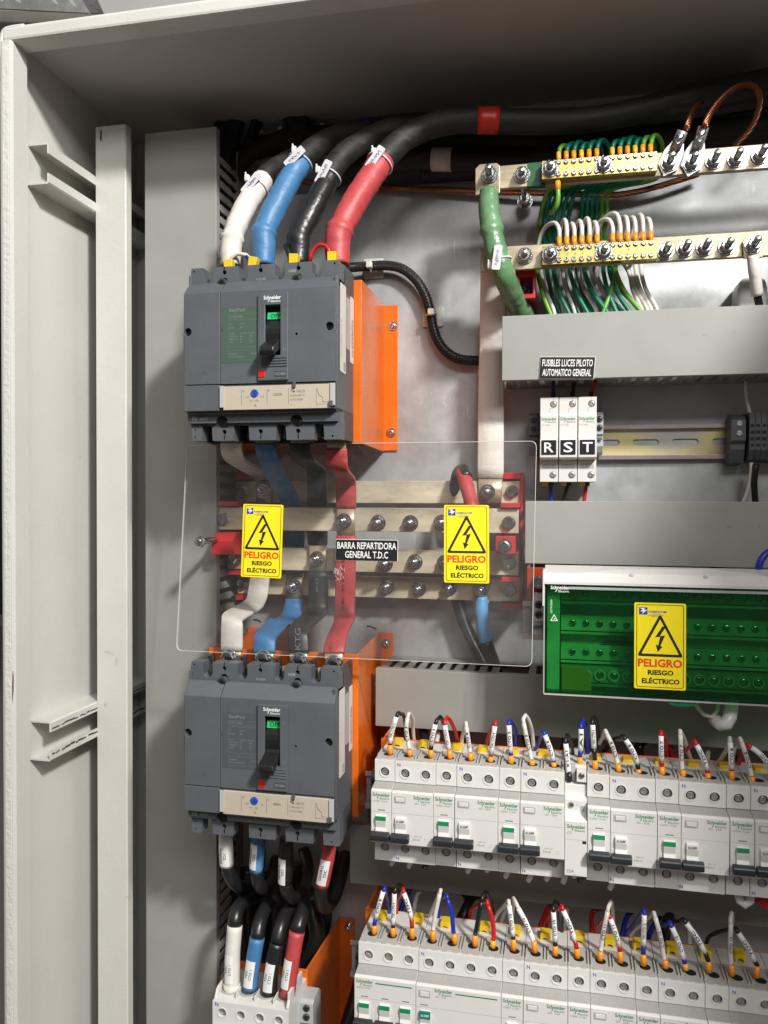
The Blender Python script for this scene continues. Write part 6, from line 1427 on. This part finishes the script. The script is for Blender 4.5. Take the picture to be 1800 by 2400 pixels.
# pilot wires on top of the upper switch
zp = zf(480, 240, 3.19)
for lb, pts, m_, (yx, yy) in (("white and blue pilot wire arching between the two left yellow caps", [(180, 1215), (205, 1155), (255, 1130), (310, 1142), (350, 1190)], w_white, (180, 1222)), ("red pilot wire arching between black and red feeders", [(785, 1190), (805, 1110), (860, 1062), (905, 1072), (945, 1140)], w_red, (953, 1165))):
    t, o = cable(lb, [("insulation", [zp(x, y, 700) for x, y in pts], 1.9, m_, 0)], "wire", None, "pilot_wire", 8)
    if m_ is w_white: MB().tube([zp(312, 1150, 700), zp(350, 1186, 700)], 2.2, 8).build("blue_end", w_blue, t)
t, o = cable("short black pointed wire stub beside the black feeder", [("insulation", [zp(650, 1180, 698), zp(622, 1110, 700), zp(606, 1068, 702)], 2.6, w_blk, 0)], "wire", None, "pilot_wire", 8)
for k, (x, y, a) in enumerate(((180, 1220, 0), (362, 1200, -12), (666, 1178, -4), (953, 1162, -3))):
    c = zp(x, y, 690); mb = MB(); mb.prism([(-3.6, -5), (3.6, -5), (4.2, 5), (-4.2, 5)], -3, 5, 'y'); o = mb.build("yellow_cap", yellow, None, bevel=0.5, local=True); o.location = c*S; o.rotation_euler = (0, R(a*-1), 0)
    tag(o, "yellow terminal cap on top of the upper big switch, "+ORD[k]+" from the left", "terminal cap", "yellow caps on the upper big switch")

# ------------------------------------------------------------------ marked wires above the breaker rows
cn = {}
def mw(f, where, ferr_b, ferr_t, band, sl, back, txt=None, bm=None, sm=marker, fm=ferr, side=1, D0=700, tipm=None, desc=None):
    """one wire: ferrule, coloured insulation band, white marker sleeve, tail going back behind"""
    k = cn.get(where, 0); cn[where] = k+1
    n_ = ORD[k % 12] if k < 12 else ["thirteenth", "fourteenth", "fifteenth", "sixteenth", "seventeenth", "eighteenth", "nineteenth", "twentieth", "twenty-first"][k-12]
    lb = (desc or ("white-sleeved wire marked "+txt if txt else "plain wire"))+", "+n_+" from left above the "+where
    b = f(*ferr_b, D0); a = f(*ferr_t, D0+0.5); b = b+Vector((0, 0, -1.5))
    t = thing("marked_wire", lb, "wire", b, "wires above the "+where)
    MB().tube([b, a], [2.5, 2.3], 10).build("ferrule", fm, t)
    st = a
    if band:
        c = f(*band, D0+1); MB().tube([a, c+(c-a)*0.1], 1.95, 8).build("insulation_band", bm, t); st = c
    ps = [f(x, y, D0+1+1.2*i) for i, (x, y) in enumerate(sl)]
    sp = smooth([st]+ps if (st-ps[0]).length > 0.8 else ps, 4)
    r = 2.2 if sm is marker else 1.95
    o = MB().tube(sp, r, 10).build("marker_sleeve" if sm is marker else "insulation", sm, t)
    if txt and len(sp) > 2:
        label_on(o, sp, r, txt, 1.9, ink, 0.5, w=min(13.0, (sp[-1]-sp[0]).length*0.62))
    e = sp[-1]; d0 = (sp[-1]-sp[-2]).normalized()
    if back is None: back = []
    bpts = [e-d0*1.0, e+d0*3.0+Vector((0, 2, 0))]
    if back:
        Db = D0+8
        for i, (x, y) in enumerate(back): bpts.append(f(x, y, Db+14*(i+1)))
    else:
        bpts += [e+d0*5+Vector((side*2, 8, 0)), e+Vector((side*5, 20, -6)), e+Vector((side*7, 36, -26))]
    last = bpts[-1]; bpts.append(last+Vector((side*2, 14, -45)))
    MB().tube(smooth(bpts, 5), 1.75, 8).build("tail", tipm or bm or w_white, t)
u_ = "upper breaker row"; l_ = "lower breaker row"
mw(za, u_, (313, 382), (313, 318), (313, 304), [(325, 220), (362, 100)], [(398, 78), (425, 115)], "TDC CTO 3", w_blk)
mw(za, u_, (468, 395), (463, 352), None, [(462, 345), (450, 280), (438, 190), (448, 110)], [(470, 82), (492, 130), (494, 240)], "CTO 3", None, sm=w_white)
mw(za, u_, (630, 408), (630, 355), (633, 320), [(640, 260), (665, 158)], None, "CTO 3", w_blk)
mw(za, u_, (778, 420), (775, 355), None, [(772, 350), (752, 250), (738, 165)], None, "TDC CTO 4", w_red)
mw(za, u_, (940, 438), (937, 378), None, [(934, 370), (918, 260), (905, 178)], [(880, 230), (868, 320)], "CTO 4", None, sm=w_white, side=-1)
mw(za, u_, (1093, 450), (1095, 408), (1099, 382), [(1110, 280), (1128, 172)], [(1105, 190), (1070, 280), (1050, 380)], "TDC CTO 4", w_red, side=-1)
mw(za, u_, (1253, 460), (1252, 400), (1249, 372), [(1242, 270), (1236, 165)], [(1262, 150), (1288, 220), (1292, 360)], "CTO 5", w_blue)
mw(za, u_, (1418, 475), (1415, 437), None, [(1412, 430), (1380, 290), (1352, 150)], None, "CTO 5", None, sm=w_white)
mw(za, u_, (1587, 490), (1585, 452), (1581, 436), [(1556, 340), (1516, 242)], [(1490, 250), (1455, 330), (1430, 420)], "CTO 6", w_blue, side=-1)
mw(zb_, u_, (115, 585), (112, 532), None, [(108, 525), (98, 420), (86, 308)], None, "K1-A1", w_blk, fm=w_blk, D0=690)
mw(zb_, u_, (198, 482), (196, 412), (201, 360), [(205, 280), (205, 195)], None, "A1", w_blue)
mw(zb_, u_, (318, 512), (312, 436), (305, 342), [(300, 250), (295, 162)], None, "TDC CTO 6", w_blk)
mw(zb_, u_, (498, 530), (492, 464), None, [(488, 456), (450, 330), (408, 238)], [(378, 250), (350, 300), (330, 380)], "CTO 6", None, sm=w_white, side=-1)
mw(zb_, u_, (655, 542), (650, 506), (642, 460), [(610, 370), (552, 278)], [(510, 262), (450, 280), (400, 350), (360, 430)], "CTO 6", w_blk, side=-1)
mw(zb_, u_, (838, 560), (833, 485), (831, 440), [(828, 340), (828, 248)], [(850, 250), (868, 320), (868, 440)], "CTO 7", w_red)
mw(zb_, u_, (1000, 570), (995, 510), None, [(990, 500), (982, 370), (978, 240)], [(1010, 280), (1040, 380), (1060, 470)], "CTO 7", None, sm=w_white)
mw(zb_, u_, (1195, 587), (1190, 535), (1184, 505), [(1150, 410), (1104, 318)], [(1060, 325), (1010, 370), (960, 450)], "TDC", w_red, side=-1)
mw(zb_, u_, (1378, 597), (1376, 518), (1375, 503), [(1370, 400), (1366, 298)], [(1340, 350), (1290, 430), (1250, 500)], "CTO 8", w_red, tipm=w_white, side=-1)
mw(zb_, u_, (1540, 610), (1533, 562), None, [(1528, 552), (1495, 420), (1456, 302)], [(1430, 290), (1400, 330)], "CTO 8", None, sm=w_white, side=-1)
mw(zb_, u_, (1716, 620), (1708, 572), None, [(1690, 520), (1610, 400), (1528, 338)], [(1480, 350), (1440, 420)], "TDC", w_red, side=-1)
mw(zc, l_, (255, 447), (257, 392), (267, 338), [(295, 230), (326, 130)], [(350, 160), (365, 240)], "CTO 9", w_blue)
mw(zc, l_, (403, 465), (402, 410), (403, 385), [(408, 260), (413, 148)], None, "TDC CTO 9", w_blk)
mw(zc, l_, (552, 480), (550, 412), (545, 336), [(518, 230), (486, 142)], [(458, 165), (430, 230)], "TDC", w_red, side=-1)
mw(zc, l_, (713, 502), (712, 434), None, [(714, 425), (732, 300), (765, 150)], [(735, 210), (690, 310), (650, 400)], None, None, sm=w_white, side=-1, desc="plain white wire")
mw(zc, l_, (882, 522), (876, 457), None, [(872, 445), (858, 300), (825, 190)], [(790, 180), (760, 220)], None, w_blue, sm=w_blue, side=-1, desc="plain blue wire")
mw(zc, l_, (1038, 540), (1038, 470), None, [(1042, 462), (1065, 340), (1090, 210)], None, None, w_blk, sm=w_blk, desc="plain black wire")
mw(zc, l_, (1178, 553), (1180, 510), None, [(1185, 500), (1178, 360), (1140, 238)], [(1100, 225), (1050, 250), (1000, 300)], None, w_red, sm=w_red, side=-1, fm=ferr_y, desc="plain red wire")
mw(zc, l_, (1340, 572), (1337, 500), (1335, 472), [(1320, 350), (1304, 238)], [(1260, 250), (1210, 310), (1180, 400)], "CTO 10", w_blk, tipm=w_white, side=-1)
mw(zc, l_, (1505, 588), (1498, 514), None, [(1490, 505), (1435, 370), (1376, 262)], None, "CTO 10", None, side=-1, tipm=w_white)
mw(zd, l_, (5, 612), (4, 552), (4, 515), [(-2, 400), (-10, 290)], None, "CTO 10", w_blk)
mw(zd, l_, (178, 630), (172, 572), (156, 508), [(120, 400), (66, 278)], [(30, 262), (-20, 300), (-60, 380)], "TDC", w_red, side=-1)
mw(zd, l_, (353, 650), (357, 594), None, [(360, 585), (380, 430), (412, 288)], None, "CTO 11", None, sm=w_white)
mw(zd, l_, (512, 666), (508, 594), (500, 548), [(470, 440), (432, 342)], [(400, 330), (350, 380), (310, 460)], "CTO 11", w_red, side=-1)
mw(zd, l_, (692, 690), (690, 617), (690, 546), [(692, 430), (697, 312)], [(660, 330), (600, 410), (540, 490)], "TDC CTO 12", w_blue, side=-1)
mw(zd, l_, (862, 710), (858, 660), None, [(850, 648), (822, 480), (782, 332)], [(740, 325), (680, 380), (580, 500)], "CTO 12", None, sm=w_white, side=-1)
mw(zd, l_, (1022, 726), (1012, 690), (1002, 650), [(965, 530), (912, 408)], [(880, 380), (820, 400), (740, 460)], "CTO 12", w_blue, fm=ferr_y, side=-1)
mw(zd, l_, (1200, 742), (1195, 672), (1168, 602), [(1100, 480), (1022, 378)], [(970, 366), (900, 390)], "TDC", w_blk, side=-1)
mw(zd, l_, (1378, 767), (1377, 697), None, [(1370, 688), (1366, 530), (1370, 382)], None, "CTO 13", None, sm=w_white)
mw(zd, l_, (1570, 782), (1575, 706), (1554, 668), [(1500, 560), (1428, 452)], [(1340, 430), (1240, 460), (1180, 530)], "TDC", w_blk, side=-1)
# dim wires in the voids behind the rows
gv = "dim wires behind the breaker rows"; k = 0; dimc = {}
for f, D, items in ((za, 800, ((560, 140, 600, 420, w_blk), (700, 150, 660, 420, w_white), (880, 170, 830, 440, w_blk), (1400, 190, 1440, 470, w_blk))), (zb_, 800, ((60, 240, 20, 500, w_blk), (720, 300, 700, 560, w_blk), (920, 300, 960, 560, w_red), (1240, 330, 1200, 600, w_white), (1420, 330, 1480, 600, w_blk))),
                    (zc, 800, ((560, 100, 450, 330, w_blue), (640, 150, 560, 330, w_white), (950, 170, 900, 420, w_blk), (1380, 190, 1230, 420, w_white), (1120, 200, 950, 330, w_blk), (1640, 270, 1540, 450, w_red))), (zd, 800, ((90, 250, 60, 520, w_white), (380, 300, 290, 480, w_red), (540, 290, 400, 520, w_white), (700, 300, 520, 510, w_blue), (900, 330, 720, 520, w_blue), (1040, 340, 1050, 600, w_white), (930, 330, 860, 400, w_blk)))):
    for x0, y0, x1, y1, m_ in items:
        nm = {id(w_blk): "black", id(w_red): "red", id(w_blue): "blue", id(w_white): "white"}[id(m_)]
        a = f(x0, y0-40, D); b = f(x1, y1, D-20); c = (a+b)/2+Vector((random.uniform(-8, 8), 10, 4)); w_ = "upper" if f in (za, zb_) else "lower"; kk = dimc.get((w_, nm), 0); dimc[(w_, nm)] = kk+1
        cable("dim "+nm+" wire in the void behind the "+w_+" row, "+ORD[kk]+" such from left", [("insulation", [a, c, b, b+Vector((0, 4, -40))], 2.4 if m_ is not w_blk else 4.5, m_, 0)], "wire", gv, "back_wire", 8); k += 1
# stubs below the upper row
for k, (f, x, y, L_, m_) in enumerate(((za, 335, 1195, 12, tubex), (za, 470, 1205, 14, tubex), (za, 595, 1225, 12, w_blk), (za, 930, 1250, 13, tubex), (za, 1080, 1265, 8, tubex), (za, 1225, 1285, 14, tubex), (za, 1405, 1300, 17, tubex), (za, 1545, 1315, 12, tubex), (zb_, 85, 1280, 24, tubex), (zb_, 165, 1290, 12, tubex), (zb_, 215, 1290, 20, w_blk), (zb_, 450, 1350, 19, tubex))):
    a = f(x, y, 706); cable("white wire end poking out under the upper breaker row, "+ORD[k]+" from the left" if m_ is tubex else "black wire end poking out under the upper breaker row, "+ORD[k]+" from the left", [("insulation", [a+Vector((0, 0, 8)), a+Vector((0, 0, -L_*0.25)), a+Vector((-2, 2, -L_*0.55))], 2.4, m_, 0)], "wire", "wire ends under the upper breaker row", "wire_end", 8)
cable("pale hose loop under the right end of the upper breaker row", [("insulation", pth(zb_, [(1425, 1470, 704), (1440, 1530, 704), (1478, 1560, 704), (1520, 1530, 704), (1530, 1470, 706)]), 3.4, tubex, 0)], "hose", None, "hose", 10)
cable("red cable under the right end of the upper breaker row", [("insulation", pth(zb_, [(1580, 1500, 712), (1630, 1545, 712), (1720, 1560, 712), (1800, 1540, 714)]), 5, w_red, 0)], "cable", None, "cable", 10)

# every screw sits at its own angle, every module a hair off its neighbour
for o in list(col.objects):
    if o.name.startswith(("terminal_screw", "mounting_screw", "cover_screw")): o.rotation_euler[1] = random.uniform(0, 3.1)
    if o.name.startswith("modular_breaker") and o.parent is None: o.location.z += random.uniform(-0.3, 0.3)*S; o.location.y += random.uniform(-0.35, 0.35)*S; o.rotation_euler[1] = random.uniform(-0.0035, 0.0035)
